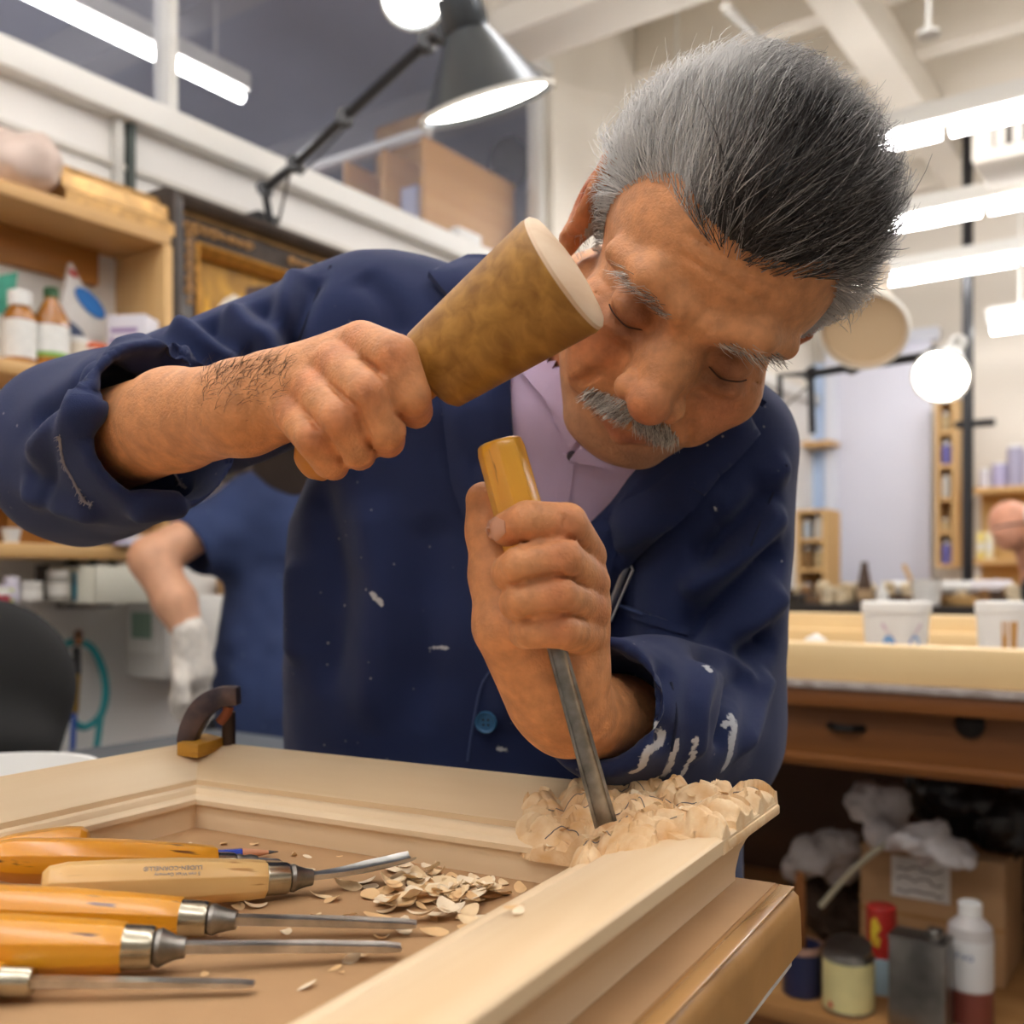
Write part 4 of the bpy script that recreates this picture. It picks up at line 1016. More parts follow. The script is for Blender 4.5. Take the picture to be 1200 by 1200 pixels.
# ---- mallet in the right fist
ma, mz = P(506, 436, .560), P(660, 322, .530); mbutt = P(348, 552, .566)
mal = thing('mallet', 'tapered brown wooden carving mallet with pale worn end, raised in the fist', 'mallet'); set_axis(mal, ma, mz); ML = (mz-ma).length
MAL = wood('mallet_wood', '8a5c1c', 'b8873a', 1, .45, 110); MALE = wood('mallet_worn_end', 'd9b692', 'ecd4b8', 1, .6, 40)
MB().lathe([(.012, -.001), (.0215, 0), (.0240, .0025), (.0252, .012), (.0335, ML-.006), (.0340, ML-.002), (.0336, ML)], 48, XZ, cap=True).build('head', MAL, mal, local=True)
MB().lathe([(.0337, ML-.0012), (.0334, ML+.002), (.031, ML+.004), (.020, ML+.006), (.0001, ML+.0065)], 48, XZ, cap=False).build('worn_end', MALE, mal, local=True)
HLn = -(mbutt-ma).length
MB().lathe([(.0001, HLn-.004), (.009, HLn-.003), (.0135, HLn+.002), (.0148, HLn+.012), (.0128, HLn*.55), (.0125, HLn*.3), (.012, .0)], 24, XZ, cap=False).build('handle', wood('mallet_handle', 'b06a20', 'c98636', 0, .4, 40), mal, local=True)
# ---- shavings
SHV = [mat('shaving_%d' % i, c, .65, var=.05, vs=90) for i, c in enumerate(('efd3a8', 'e6be8a', 'f3dfc0'))]
def shaving_mesh(seed):
    r_ = random.Random(seed); L = r_.uniform(.009, .019); Wd = r_.uniform(.005, .010); R_ = r_.uniform(.009, .024)*r_.choice((1, 1, .5)); tw = r_.uniform(-.5, .5); n, m = 8, 3
    vs = []; fs = []
    for th in (.00035, -.00035):
        for i in range(n+1):
            s = i/n-.5; a = s*L/R_; w = Wd*(1-abs(2*s)**2.2*.8)
            for j in range(m+1):
                y = (j/m-.5)*w+math.sin(s*5)*.001*tw; z = (R_+th)*(1-math.cos(a))+.25*y*y/.004+y*tw*s
                vs.append(((R_+th)*math.sin(a), y, z))
    k = (n+1)*(m+1)
    for i in range(n):
        for j in range(m):
            a = i*(m+1)+j; fs += [(a, a+m+1, a+m+2, a+1), (k+a+1, k+a+m+2, k+a+m+1, k+a)]
    bd = [i*(m+1) for i in range(n+1)]+[n*(m+1)+j for j in range(1, m+1)]+[i*(m+1)+m for i in reversed(range(n))]+[j for j in reversed(range(1, m))]
    for i in range(len(bd)): a, b = bd[i], bd[(i+1) % len(bd)]; fs.append((a, b, k+b, k+a))
    me = bpy.data.meshes.new('wood_shaving'); me.from_pydata(vs, [], fs); me.polygons.foreach_set('use_smooth', [True]*len(me.polygons)); me.set_sharp_from_angle(angle=.7); me.materials.append(SHV[seed % 3]); zmin = min(v[2] for v in vs); return me, zmin
SM = [shaving_mesh(i) for i in range(12)]
r_ = random.Random(21)
def drop(p, rz, tilt, s, label, grp, i, roll=None):
    me, z0 = SM[i % 12]; o = bpy.data.objects.new('wood_shaving', me); COL.objects.link(o)
    o.rotation_euler = (roll if roll is not None else r_.uniform(-tilt, tilt), r_.uniform(-tilt, tilt), rz); o.scale = (s,)*3
    M = o.rotation_euler.to_matrix(); zm = min((M @ (v.co*s)).z for v in me.vertices); o.location = p+Vector((0,0,-zm)); MW[o.name] = Matrix.Identity(4); return tag(o, label, 'shaving', grp)
placed = []
def inside(p):
    q = p-C0; u, v = q.dot(U), q.dot(V); return .006 < u < FW-.016 and -.45 < v < -.008
for i in range(112):
    for _ in range(20):
        px, py = r_.gauss(510, 48), r_.gauss(1050, 18)
        p = onZ(px, py, TOPZ)
        if inside(p): break
    else: continue
    lay = sum((p-q).length < .008 for q in placed); placed.append(p.copy())
    drop(p+Vector((0,0,min(3, lay)*.0016)), r_.uniform(0, 6.3), .35, r_.uniform(.7, 1.4), 'pale curled wood shaving in the heap on the cardboard beside the right rail', 'shavings heaped on the cardboard', i)
for i, (px, py) in enumerate([(258,978),(262,990),(222,990),(190,996),(298,990),(330,990),(345,1003),(345,985),(360,1005),(375,1052),(390,1056),(298,1064),(370,1074),(400,1140),(412,1126),(420,1122),(392,1136),(335,1094),(110,1145),(240,1143),(360,1158),(560,1030),(562,1018),(575,1034),(590,1036),(440,1012),(430,1035),(278,1065),(398,1004),(405,1003)]):
    p = onZ(px, py, TOPZ)
    if inside(p): drop(p, r_.uniform(0, 6.3), .3, r_.uniform(.4, .95), 'single pale wood shaving lying loose on the bare cardboard around the tools', 'loose shavings on the cardboard', i+3)
fv = [];
def on_frame(px, py):
    best = onZ(px, py, TOPZ+.038); q = best-C0; a = max(q.dot(U)-FW, -q.dot(U), q.dot(V)); z = float(np.interp(a, pa, pz)); best = onZ(px, py, TOPZ+z); return best
drop(on_frame(602, 1064), .5, .1, .9, 'curled shaving standing on the right rail of the pale frame', None, 4); drop(on_frame(607, 1070), 1.2, .2, .6, 'small shaving beside the curled one on the right rail', None, 5)
drop(on_frame(45, 940), 2.2, .1, .7, 'thin shaving lying on the left rail of the pale frame', None, 7)
for i in range(36):
    u, v = r_.uniform(-.03,.07), r_.uniform(-.012,.075); p = drape(cvb, UV(FW+u, v, TOPZ+.05))
    if p is not None: drop(p-Vector((0,0,.0012)), r_.uniform(0,6.3), .5, r_.uniform(.35,.7), 'fresh chip clinging to the carved corner of the frame', 'chips on the carved corner', i+1)
# ---- clamp at the back-left mitre
cp = thing('clamp', 'old dark steel clamp with a yellow wooden pad on the back left mitre', 'clamp', tuple(UV(-.045, .045, TOPZ+.038)), UA)
ZB = TOPZ+.0405
def cw(px, py, Y): return P(px, py, Y)
Yc = .80
mb = MB(); pad = [onZ(x, y, ZB) for x, y in ((207,886),(232,889),(262,879),(240,874))]; mb.add([tuple(p) for p in pad]+[tuple(p+Vector((0,0,.0105))) for p in pad], [(3,2,1,0),(4,5,6,7),(0,1,5,4),(1,2,6,5),(2,3,7,6),(3,0,4,7)])
mb.build('wood_pad', wood('clamp_pad', 'b8801e', 'd09c34', 0, .5, 30, speck='8a4a20'), cp, .0012)
CIR = mat('clamp_iron', '3b3640', .45, .7, c2='7a6660', vs=40)
c = catmull([cw(222,872,.80), cw(228,852,.80), cw(240,832,.80), cw(258,820,.80), cw(280,818,.80)], 6)
mb = MB(); n = len(c); vs = []; fs = []
for i, p in enumerate(c):
    t = (c[min(i+1, n-1)]-c[max(i-1, 0)]).normalized(); nn = Vector((0,1,0)).cross(t).normalized(); w = .0085+.002*math.sin(math.pi*i/n); dp = .0075
    vs += [p+nn*w*.6+Vector((0,-dp,0)), p+nn*w*.6+Vector((0,dp,0)), p-nn*w+Vector((0,dp,0)), p-nn*w+Vector((0,-dp,0))]
for i in range(n-1):
    for j in range(4): fs.append((i*4+j, i*4+(j+1) % 4, (i+1)*4+(j+1) % 4, (i+1)*4+j))
fs += [(3,2,1,0), tuple((n-1)*4+j for j in range(4))]
mb.add(vs, fs).build('arm', CIR, cp, .0015)
MB().tube([cw(268,834,.815), cw(268,905,.815)], .0055, 12).build('screw', mat('clamp_screw', '4a3a30', .5, .6), cp)
MB().box((-.006,-.006,-.003), (.006,.006,.004), xf(cw(268,815,.80), .4)).build('nut', CIR, cp, .001)
MB().tube([cw(258,846,.802), cw(266,836,.80), cw(268,828,.80)], .004, 8).build('rusty_rib', mat('rust', '8a4a2c', .8), cp)
# ---- pen in the chest pocket
_p, _n = hit(cb, 722, 700); yp = (_p.y if _p is not None else .8)-.006
pe_t, pe_b = P(735, 656, yp-.006), P(706, 738, yp+.004)
pn = thing('pen', 'silver pen with a clip standing in the coat chest pocket', 'pen'); set_axis(pn, pe_b, pe_t); L = (pe_t-pe_b).length
MB().lathe([(.0040, 0), (.0042, L*.35), (.0052, L*.36), (.0052, L-.004), (.0046, L-.0008), (.002, L)], 20, XZ).build('barrel', mat('pen_silver', '8f8f98', .35, .9), pn, local=True)
for i in range(5): MB().lathe([(.0053, L*.62+i*.0022), (.0054, L*.62+i*.0022+.0005), (.0053, L*.62+i*.0022+.001)], 20, XZ, cap=False).build('grip_ring', DSTEEL, pn, local=True)
MB().tube([P(739, 662, yp-.010), P(742, 668, yp-.011), P(728, 700, yp-.010), P(716, 728, yp-.006)], .0012, 6).build('clip', mat('pen_clip', 'a8a8ad', .3, 1), pn)
# ================================================================== left wall: shelves and what stands on them
PLY = wood('shelf_pine', 'c99a5c', 'ddb57c', 1, .55, 12); PLYV = wood('shelf_pine_v', 'd0a468', 'e0bd88', 2, .55, 12); DPLY = wood('dark_pine', '9a6428', 'b87c38', 1, .55, 12)
SB = -2.11; SA1 = 1.53
su = thing('wall_shelf_unit', 'pine wall shelves of bottles and jars on the left wall', 'shelf', tuple(RM(-2.2, .6, 0)), RZ)
for z, a1 in ((1.972, SA1+.02), (1.597, SA1), (1.335, SA1), (1.21, SA1+.05), (1.083, .985)):
    MB().rbox((BW, SB), (-.9, a1), (z-.032, z)).build('shelf_board', PLY, su, .003)
MB().rbox((BW, SB), (SA1, SA1+.024), (1.21, 1.94)).build('end_panel', PLYV, su, .002)
MB().rbox((BW, BW+.025), (-.9, SA1-.06), (1.855, 1.94)).build('cleat', DPLY, su, .002)
MB().rbox((BW, BW+.03), (.84, .90), (.90, 1.05)).build('bracket', DPLY, su, .002); MB().rbox((BW, BW+.03), (-.2, -.14), (.90, 1.05)).build('bracket', DPLY, su, .002)
def spot(px, z, b):
    """where a thing seen at column px stands on a shelf of height z; metres per pixel there"""
    r = ray(px, 0); t = b/r.dot(AX_B); p = RM(b, t*r.dot(AX_A), z); return p, t/1200
def spotA(px, z, a):
    r = ray(px, 0); t = a/r.dot(AX_A); return RM(t*r.dot(AX_B), a, z), t/1200
WHT = mat('white_plastic', 'ecebe8', .45); LBLW = mat('white_label', 'e9e8e4', .7, var=.05, vs=60)
AMB = mat('amber_bottle', 'a86a1e', .15, var=.2, vs=12, coat=.6); GRN = mat('green_cap', '2f5a34', .5)
def vessel(name, label, cat, p, prof, m, parts=(), group=None, n=28):
    t = thing(name, label, cat, tuple(p), RZ, group)
    MB().lathe(prof, n).build('body', m, t, local=True)
    for (pn, pp, pm) in parts: MB().lathe(pp, n).build(pn, pm, t, local=True)
    return t
def bandp(r, z0, z1): return [(r, z0), (r+.0006, z0+.0003), (r+.0006, z1-.0003), (r, z1)]
S2, S3, S4 = 1.597, 1.21, 1.083
p, s = spot(23, S2, -2.15); r = 18*s
vessel('bottle', 'amber bottle with a white cap and white label on the upper shelf', 'bottle', p, [(r*.9,0),(r,.004),(r,54*s),(r*.85,62*s),(r*.55,68*s),(r*.55,74*s)], AMB, (('label', bandp(r, 6*s, 50*s), LBLW), ('cap', [(r*.72,68*s),(r*.74,84*s),(r*.6,86*s)], WHT)))
p, s = spot(60, S2, -2.15); r = 20*s
b2 = vessel('bottle', 'brown syrup bottle with a dark green cap and green-edged label', 'bottle', p, [(r*.92,0),(r,.004),(r,50*s),(r*1.02,58*s),(r*.42,80*s),(r*.36,84*s),(r*.36,92*s)], AMB, (('label', bandp(r, 12*s, 50*s), LBLW), ('label_edge', bandp(r*1.012, 12*s, 18*s), mat('green_print', '7fae4a', .6)), ('cap', [(r*.42,84*s),(r*.44,94*s),(r*.35,96*s)], GRN)))
p, s = spot(92, S2, -2.17); vessel('tub', 'small cream tub between the brown syrup bottle and the white box', 'tub', p, [(12*s,0),(14*s,.002),(14*s,38*s),(13*s,40*s)], mat('cream_plastic', 'd9cdbb', .5), (('lid', [(14.5*s,38*s),(14.5*s,44*s),(12*s,45*s)], WHT),))
p, s = spot(112, S2, -2.15); vessel('tub', 'white tub with an orange lid beside the white box', 'tub', p, [(12*s,0),(13*s,.002),(13*s,32*s),(12*s,34*s)], WHT, (('lid', [(13.5*s,32*s),(13.5*s,38*s),(10*s,40*s)], mat('orange_lid', 'd9683c', .5)),))
t_, s = spot(155, S2, -2.14); bx = thing('carton', 'white carton with purple print at the end of the upper shelf', 'box', tuple(t_), RZ+.5)
MB().box((-.045,-.035,0), (.05,.035,.155)).build('body', mat('carton_white', 'dcd9e2', .6), bx, .002, local=True)
for x in (-.03, .0, .03): MB().box((x-.006,-.0358,.02), (x+.004,-.035,.10)).build('print', mat('purple_print', '9a82b0', .6), bx, local=True)
MB().box((-.035,-.0358,.112), (.03,-.035,.124)).build('print', mat('purple_print', '9a82b0'), bx, local=True)
# leaning packet with a blue oval
pk = thing('packet', 'white paper packet with a blue oval leaning behind the bottles', 'packet', tuple(spot(98, S2, -2.27)[0]), RZ)
c4 = [onB(x, y, -2.24) for x, y in ((62,402),(108,424),(126,388),(84,306))]
q = [RM(*c) for c in c4]; nb = AX_B*.02
MB().add(q+[v-nb for v in q], [(0,1,2,3),(7,6,5,4),(0,4,5,1),(1,5,6,2),(2,6,7,3),(3,7,4,0)]).build('bag', mat('packet_paper', 'e4e1de', .6, var=.05, vs=30), pk, .004)
def decal_b(name, m, parent, cx, cy, rx, ry, ang, b=-2.236, n=28):
    pts = [];
    for i in range(n):
        t = 2*math.pi*i/n; x, y = rx*math.cos(t), ry*math.sin(t); pts.append(RM(*onB(cx+x*math.cos(ang)-y*math.sin(ang), cy+x*math.sin(ang)+y*math.cos(ang), b)))
    MB().add(pts+[v-AX_B*.002 for v in pts], [tuple(range(n)), tuple(reversed(range(n, 2*n)))]+[(i, (i+1) % n, n+(i+1) % n, n+i) for i in range(n)]).build(name, m, parent, smooth=0)
decal_b('blue_oval', mat('blue_print', '1a74c8', .5), pk, 106, 355, 24, 9, .82); decal_b('red_print', mat('red_print', 'c9504a', .6), pk, 86, 320, 7, 3, .8); decal_b('grey_print', mat('navy_print', '4a5878', .6), pk, 88, 388, 16, 6, .8)
gp = MB().add([RM(*onB(x, y, -2.22)) for x, y in ((-6,370),(16,366),(22,318),(2,322),(-6,330))]+[RM(*onB(x, y, -2.22))-AX_B*.012 for x, y in ((-6,370),(16,366),(22,318),(2,322),(-6,330))], [(0,1,2,3,4),(9,8,7,6,5)]+[(i, (i+1) % 5, 5+(i+1) % 5, 5+i) for i in range(5)]).build('packet', mat('teal_packet', '3f9f86', .6, var=.15, vs=40), None, .003); tag(gp, 'teal green packet behind the white-capped bottle', 'packet')
# upper shelf: gilt moulding and a pink bag
gm = thing('gilt_moulding', 'length of gilded frame moulding lying on the top shelf', 'moulding', tuple(RM(-2.19, 1.4, 1.972)), RZ)
GILT = mat('gilt', 'c39a62', .35, .55, var=.3, vs=30); prof = [(0,0),(.075,0),(.075,.03),(.06,.04),(.055,.075),(.03,.082),(.02,.105),(0,.105)]
a0 = onB(76, 240, -2.13)[1]; MB().prism(prof, 0, 1.57-a0, axes(RM(-2.20, a0, 1.972), AX_B, Vector((0,0,1)), AX_A)).build('body', GILT, gm)
sd = SDF(); c = RM(-2.20, onB(8, 200, -2.2)[1], 2.03); sd.ell(c, (.11,.08,.06), None, .02); sd.ell(c+Vector((.06,.0,.03)), (.06,.06,.045), None, .02); sd.ell(c+Vector((-.04,.0,.05)), (.07,.06,.05), None, .02); a, b = sd.mesh(.008); a = a+vnoise(a*40)[:, None]*.006
tag(npmesh('plastic_bag', a, b, mat('pinkish_bag', 'd9c4b8', .4, var=.08, vs=20)), 'pale pink crumpled bag on the top shelf', 'bag')
# conduit and strut on the wall
cd = thing('wall_conduit', 'grey vertical strut and conduit clipped to the white wall below the sill', 'conduit', tuple(RM(BW+.02, onB(142, 180)[1], 1.97)), RZ)
for px, w, m in ((134, .012, mat('pale_conduit', 'c9c6c0', .5)), (149, .009, mat('dark_strut', '4a5350', .6))):
    a = onB(px, 180)[1]; MB().rbox((BW, BW+.025), (a-w, a+w), (1.97, SILL-.07)).build('strut', m, cd, .002)
for z in (2.12, 2.06): MB().tube([RM(BW+.012, -.5, z), RM(BW+.012, 2.3, z)], .006, 8).build('pipe', mat('pale_conduit', 'c9c6c0', .5), cd)
# shelf 3
p, s = spot(22, S3, -2.2); t = thing('wooden_box', 'dark orange wooden box on the third shelf', 'box', tuple(p), RZ); MB().box((-.06,-.05,0), (.05,.05,.125)).build('body', DPLY, t, .003, local=True); MB().box((-.05,-.04,.1255), (.04,.04,.128)).build('lid', PLY, t, .001, local=True)
p, s = spot(68, S3, -2.16); t = thing('sponge_block', 'mottled yellow block beside the dark orange box', 'block', tuple(p), RZ); MB().box((-.045,-.03,0), (.035,.035,.085)).build('body', mat('mottled_yellow', 'd9a04a', .8, c2='b8741e', vs=60), t, .006, local=True)
p, s = spot(13, S3, -2.13); vessel('cup', 'small white cup in front of the dark orange box', 'cup', p, [(8*s,0),(11*s,16*s),(11.5*s,17*s),(10.5*s,17*s),(8*s,2*s)], WHT)
p, s = spot(96, S3, -2.14); tr = MB(); 
for i in range(24): pass
tr.tube([p+Vector((0,0,.026))+AX_A*.024*math.cos(t)+Vector((0,0,.024))*math.sin(t) for t in np.linspace(0, 6.28, 24)], .006, 8); tag(tr.build('tape_roll', mat('clear_tape', 'b9b6a8', .3)), 'roll of clear tape standing on the third shelf', 'tape')
p, s = spot(116, S3, -2.15); sd = SDF(); sd.ell(p+Vector((0,0,.02)), (.05,.04,.025), None, .01); sd.ell(p+Vector((.02,0,.035)), (.03,.03,.02), None, .01); a, b = sd.mesh(.006); tag(npmesh('dark_cloth', a, b, mat('dark_rag', '2c2d33', .9)), 'dark folded cloth beside the tape roll', 'cloth')
for i, (px, rz, c, lab) in enumerate(((140, .1, 'cfcbe0', 'white and purple paper packet lying on the third shelf edge'), (156, -.2, 'dcd8dc', 'pale paper packet overlapping the purple one'))):
    p, s = spot(px, S3+i*.012, -2.13); t = thing('paper_packet', lab, 'packet', tuple(p), RZ+rz); MB().box((-.05,-.03,0), (.05,.03,.012)).build('body', mat('paper_%d' % i, c, .6), t, .003, local=True); MB().box((-.03,-.0302,.003), (.03,-.0298,.009)).build('print', mat('purple_print', '9a82b0'), t, local=True)
p, s = spot(168, S3, -2.22); t = thing('cardboard_box', 'open cardboard box at the end of the third shelf', 'box', tuple(p), RZ); MB().box((-.05,-.06,0), (.06,.06,.09)).build('body', CARD, t, .002, local=True); MB().box((-.05,-.075,.085), (.06,-.06,.089)).build('flap', CARD, t, .001, local=True)
# shelf 4: jars
for px, w, h, c, lc, lab in ((6, 11, 20, 'b9c06a', 'd8d2e2', 'small jar of yellow-green paint with a lilac lid'), (13, 9, 30, 'd8d2e2', 'e6e2ee', 'lilac-lidded pot behind the yellow-green jar'), (36, 13, 24, 'cfcac2', 'e6e3dc', 'squat white jar near the front of the lower shelf'), (50, 8, 42, '3a2c24', '2a2420', 'dark brown glass bottle on the lower shelf'), (68, 13, 36, '9a958c', 'd2cec6', 'grey screw-top jar in the middle of the lower shelf'),
                             (84, 9, 44, '33383a', '222', 'black can behind the teal one'), (93, 8, 33, '1d6f86', '2a88a0', 'teal can at the end of the lower shelf')):
    if len(lc) == 3: lc = '222222'
    p, s = spot(px, S4, -2.15 if h < 40 else -2.22); vessel('jar', lab, 'jar', p, [(w*.9*s,0),(w*s,.002),(w*s,h*.78*s),(w*.85*s,h*.82*s)], mat('jar_'+c, c, .3, var=.1, vs=40), (('lid', [(w*.95*s,h*.8*s),(w*.97*s,h*s),(w*.8*s,h*1.01*s)], mat('lid_'+lc, lc, .5)), ('label', bandp(w*s, h*.2*s, h*.6*s), mat('jarlabel_'+lc, lc, .7))), 'jars on the lower shelf')
p, s = spot(2, S4, -2.12); vessel('jar', 'red and white pot at the left edge of the lower shelf', 'jar', p, [(9*s,0),(9*s,12*s),(8*s,13*s)], mat('jar_red', 'b03a48', .5), (('lid', [(9.3*s,9*s),(9.3*s,14*s),(8*s,15*s)], WHT),), 'jars on the lower shelf')
# white bin full of cloth beyond the shelf end
p, s = spot(132, 1.077, -2.17); t = thing('storage_bin', 'white plastic bin of brushes fixed beyond the lower shelf', 'bin', tuple(p), RZ)
mb = MB(); mb.box((-.10,-.11,0), (.10,.12,.006)); mb.box((-.10,-.11,0), (.10,-.105,.085)); mb.box((-.10,.115,0), (.10,.12,.085)); mb.box((-.10,-.11,0), (-.095,.12,.085)); mb.box((.095,-.11,0), (.10,.12,.085)); mb.build('bin', mat('bin_white', 'dcdacb', .5), t, .002, local=True)
MB().box((-.14,-.06,-.014), (-.09,.06,0)).build('wall_bracket', DSTEEL, t, .001, local=True)
for i in range(5): a = Vector((-.05+i*.02, -.06+i*.03, .006)); MB().tube([a, a+Vector((.02*(i-2), .01, .11+.008*i))], [.008, .011], 8).build('brush', mat('brush_%d' % (i % 2), ('6f6a62', '4a5a60')[i % 2], .8), t, local=True)
# dispenser on the wall
cb0 = onB(146, 700)[1]; t = thing('wall_dispenser', 'white wall cabinet with green printing under the shelves', 'dispenser', tuple(RM(BW, cb0, .9)), RZ)
MB().rbox((BW, BW+.16), (cb0, cb0+.26), (.885, 1.09)).build('cabinet', mat('dispenser_white', 'd8d6d2', .45), t, .008)
MB().rbox((BW+.02, BW+.15), (cb0-.006, cb0-.001), (.95, 1.08)).build('front_plate', WHT, t, .002)
MB().rbox((BW+.04, BW+.12), (cb0-.008, cb0-.006), (.985, 1.05)).build('print', mat('green_grey_print', '8aa898', .6), t)
MB().rbox((BW+.02, BW+.09), (cb0+.27, cb0+.34), (1.02, 1.14)).build('carton', CARD, t, .002)
# hose with nozzle on a hook
hs = thing('air_hose', 'teal air hose looped over a wooden hook with a brass nozzle', 'hose', tuple(RM(BW+.05, onB(90, 800)[1], .5)), RZ); TEAL = mat('teal_hose', '1f8f96', .45)
hb = -2.25
def hp(px, py, b=hb): return RM(*onB(px, py, b))
MB().tube(catmull([hp(66,768), hp(76,756), hp(92,752), hp(108,760), hp(120,784), hp(124,812), hp(118,838), hp(100,852), hp(86,846)], 6), .009, 10).build('coil', TEAL, hs)
MB().tube(catmull([hp(118,838,hb+.012), hp(114,870,hb+.012), hp(108,900,hb+.012), hp(100,960,hb+.012)], 6), .008, 10).build('coil', TEAL, hs)
MB().tube([hp(90,758,hb+.03), hp(90,790,hb+.03)], .010, 10).build('nozzle_grip', mat('black_rubber', '1b1b1d', .6), hs)
MB().tube([hp(89,790,hb+.03), hp(88,835,hb+.03)], [.011,.008], 10).build('brass_fitting', mat('brass', 'b08d3c', .3, 1), hs)
MB().tube([hp(87,835,hb+.03), hp(84,900,hb+.03), hp(82,960,hb+.03)], .007, 8).build('blue_line', mat('blue_tube', '2f4f9a', .5), hs)
MB().tube([hp(92,742,BW), hp(92,752,hb+.03)], .010, 8).build('hook', mat('hook_wood', '8a5a34', .6), hs)
# ---- dark gilded picture hung on the wall
pf = thing('framed_painting', 'dark brown and gilt framed painting hung on the left wall', 'painting', tuple(RM(-2.2, 1.95, 1.42)), RZ)
PA0, PA1, PZ0, PZ1 = onB(197, 300, -2.14)[1], 2.34, 1.40, 2.10
def prail(secs, m, name, inset=0):
    """four mitred lengths of moulding; secs: (inset from the outer edge, stand-off from the wall)"""
    base = -2.27
    for i in range(4):
        cs = [(PA0, PZ0, 1, 1), (PA1, PZ0, -1, 1), (PA1, PZ1, -1, -1), (PA0, PZ1, 1, -1)]; A, B_ = cs[i], cs[(i+1) % 4]; vs = []; k = len(secs)
        for (a, z, sa, sz) in (A, B_):
            for q, h in secs: vs.append(RM(base+h, a+sa*q, z+sz*q))
        MB().add(vs, [(j, (j+1) % k, k+(j+1) % k, k+j) for j in range(k)]+[tuple(range(k)), tuple(reversed(range(k, 2*k)))]).build(name, m, pf)
prail([(0,.01),(0,.12),(.008,.142),(.022,.150),(.036,.142),(.044,.125),(.044,.01)], mat('ebonised_wood', '3a2f28', .35, var=.3, vs=20), 'outer_rail')
prail([(.044,.01),(.044,.118),(.052,.120),(.052,.01)], GILT, 'gilt_line')
prail([(.052,.01),(.052,.112),(.105,.098),(.105,.01)], mat('dark_panel', '453a33', .45, var=.3, vs=40), 'panel_rail')
prail([(.105,.01),(.105,.105),(.112,.108),(.130,.085),(.130,.01)], mat('gold_sight_edge', 'c08a3c', .35, .5, var=.2, vs=40), 'sight_rail')
rp_ = random.Random(5); ORN = mat('gilt_scroll', 'b5874f', .5, .3, var=.25, vs=60)
def scroll(a, z):
    k = rp_.uniform(.6, 1.1); MB().tube(catmull([RM(-2.27+.112, a+.016*k*math.cos(t)*(1-t/9), z+.014*k*math.sin(t)*(1-t/9)) for t in np.linspace(0, 5.5, 7)], 3), .0045*k, 6).build('gilt_scroll', ORN, pf)
for i in range(9): scroll(PA0+.078, PZ1-.10-i*.028) if i < 7 else None
for i in range(8): scroll(PA0+.07+i*.028, PZ1-.078)
for i in range(6): scroll(PA0+.42+i*.028, PZ1-.078)
CANV = mat('canvas_ground', '8a5f14', .5, c2='c89428', vs=9, dist=1.5)
MB().rbox((-2.27+.03, -2.27+.06), (PA0+.12, PA1-.12), (PZ0+.12, PZ1-.12)).build('canvas', CANV, pf)
def blobp(name, c, a0, a1, z0, z1, seed):
    r2 = random.Random(seed); n = 14; vs = []
    for i in range(n):
        t = 2*math.pi*i/n; k = r2.uniform(.8, 1.1); vs.append(RM(-2.27+.0612, (a0+a1)/2+(a1-a0)/2*math.cos(t)*k, (z0+z1)/2+(z1-z0)/2*math.sin(t)*k))
    MB().add(vs+[v-AX_B*.001 for v in vs], [tuple(range(n)), tuple(reversed(range(n, 2*n)))]+[(i, (i+1) % n, n+(i+1) % n, n+i) for i in range(n)]).build(name, mat('pigment_'+c, c, .5, var=.15, vs=20), pf, smooth=0)
blobp('painted_shape', 'd8d2c4', PA0+.19, PA0+.36, PZ1-.42, PZ1-.19, 1); blobp('painted_shape', '9a5a26', PA0+.26, PA0+.52, PZ1-.48, PZ1-.27, 2); blobp('painted_shape', '4a2c12', PA0+.30, PA0+.55, PZ1-.24, PZ1-.14, 4); blobp('painted_shape', 'd9a21e', PA0+.15, PA0+.19, PZ1-.42, PZ1-.22, 3)
# ---- plywood rack behind the glass
rk = thing('plywood_rack', 'plywood rack of upright dividers behind the interior window', 'rack', tuple(RM(-2.8, 3.0, SILL)), RZ); PW = wood('plywood', 'c98f48', 'dcaa66', 1, .6, 10)
ra = onB(497, 200, -2.48)[1]; zt = onB(500, 160, -2.48)[2]
MB().rbox((-2.50, -2.48), (ra, 3.52), (SILL-.2, zt)).build('side_panel', PW, rk, .002)
for b in (-2.68, -2.88, -3.1): MB().rbox((b-.02, b), (ra, 3.5), (SILL-.2, zt+.0)).build('divider', PW, rk, .002)
MB().rbox((-3.1, -2.48), (3.5, 3.52), (SILL-.2, zt)).build('back_panel', PW, rk)
MB().rbox((-3.14, -2.46), (ra-.01, ra+.03), (zt, zt+.03)).build('top_rail', WHT, rk, .002)
MB().rbox((-3.3, -3.0), (3.55, 3.58), (SILL-.2, 3.25)).build('loose_sheet', PW, rk)
MB().rbox((-2.64, -2.56), (ra+.05, ra+.25), (SILL-.2, zt-.15)).build('folder', mat('lilac_folder', 'b9bcd8', .6), rk, .002)
sd = SDF(); c = RM(*onB(596, 192, -2.9)); sd.ell(c, (.10,.10,.13), None, .02); a, b = sd.mesh(.012); tag(npmesh('dark_bag', a+vnoise(a*25)[:, None]*.012, b, mat('dark_bag_cloth', '3a3634', .9)), 'dark bundle behind the plywood rack', 'bag')
t = MB().rbox((BW+.005, BW+.045), (onB(526, 280, BW)[1], onB(553, 280, BW)[1]), (SILL, SILL+.035)).build('paper_pad', WHT, None, .004, rot=RZ); tag(t, 'white pad lying on the window sill', 'pad')
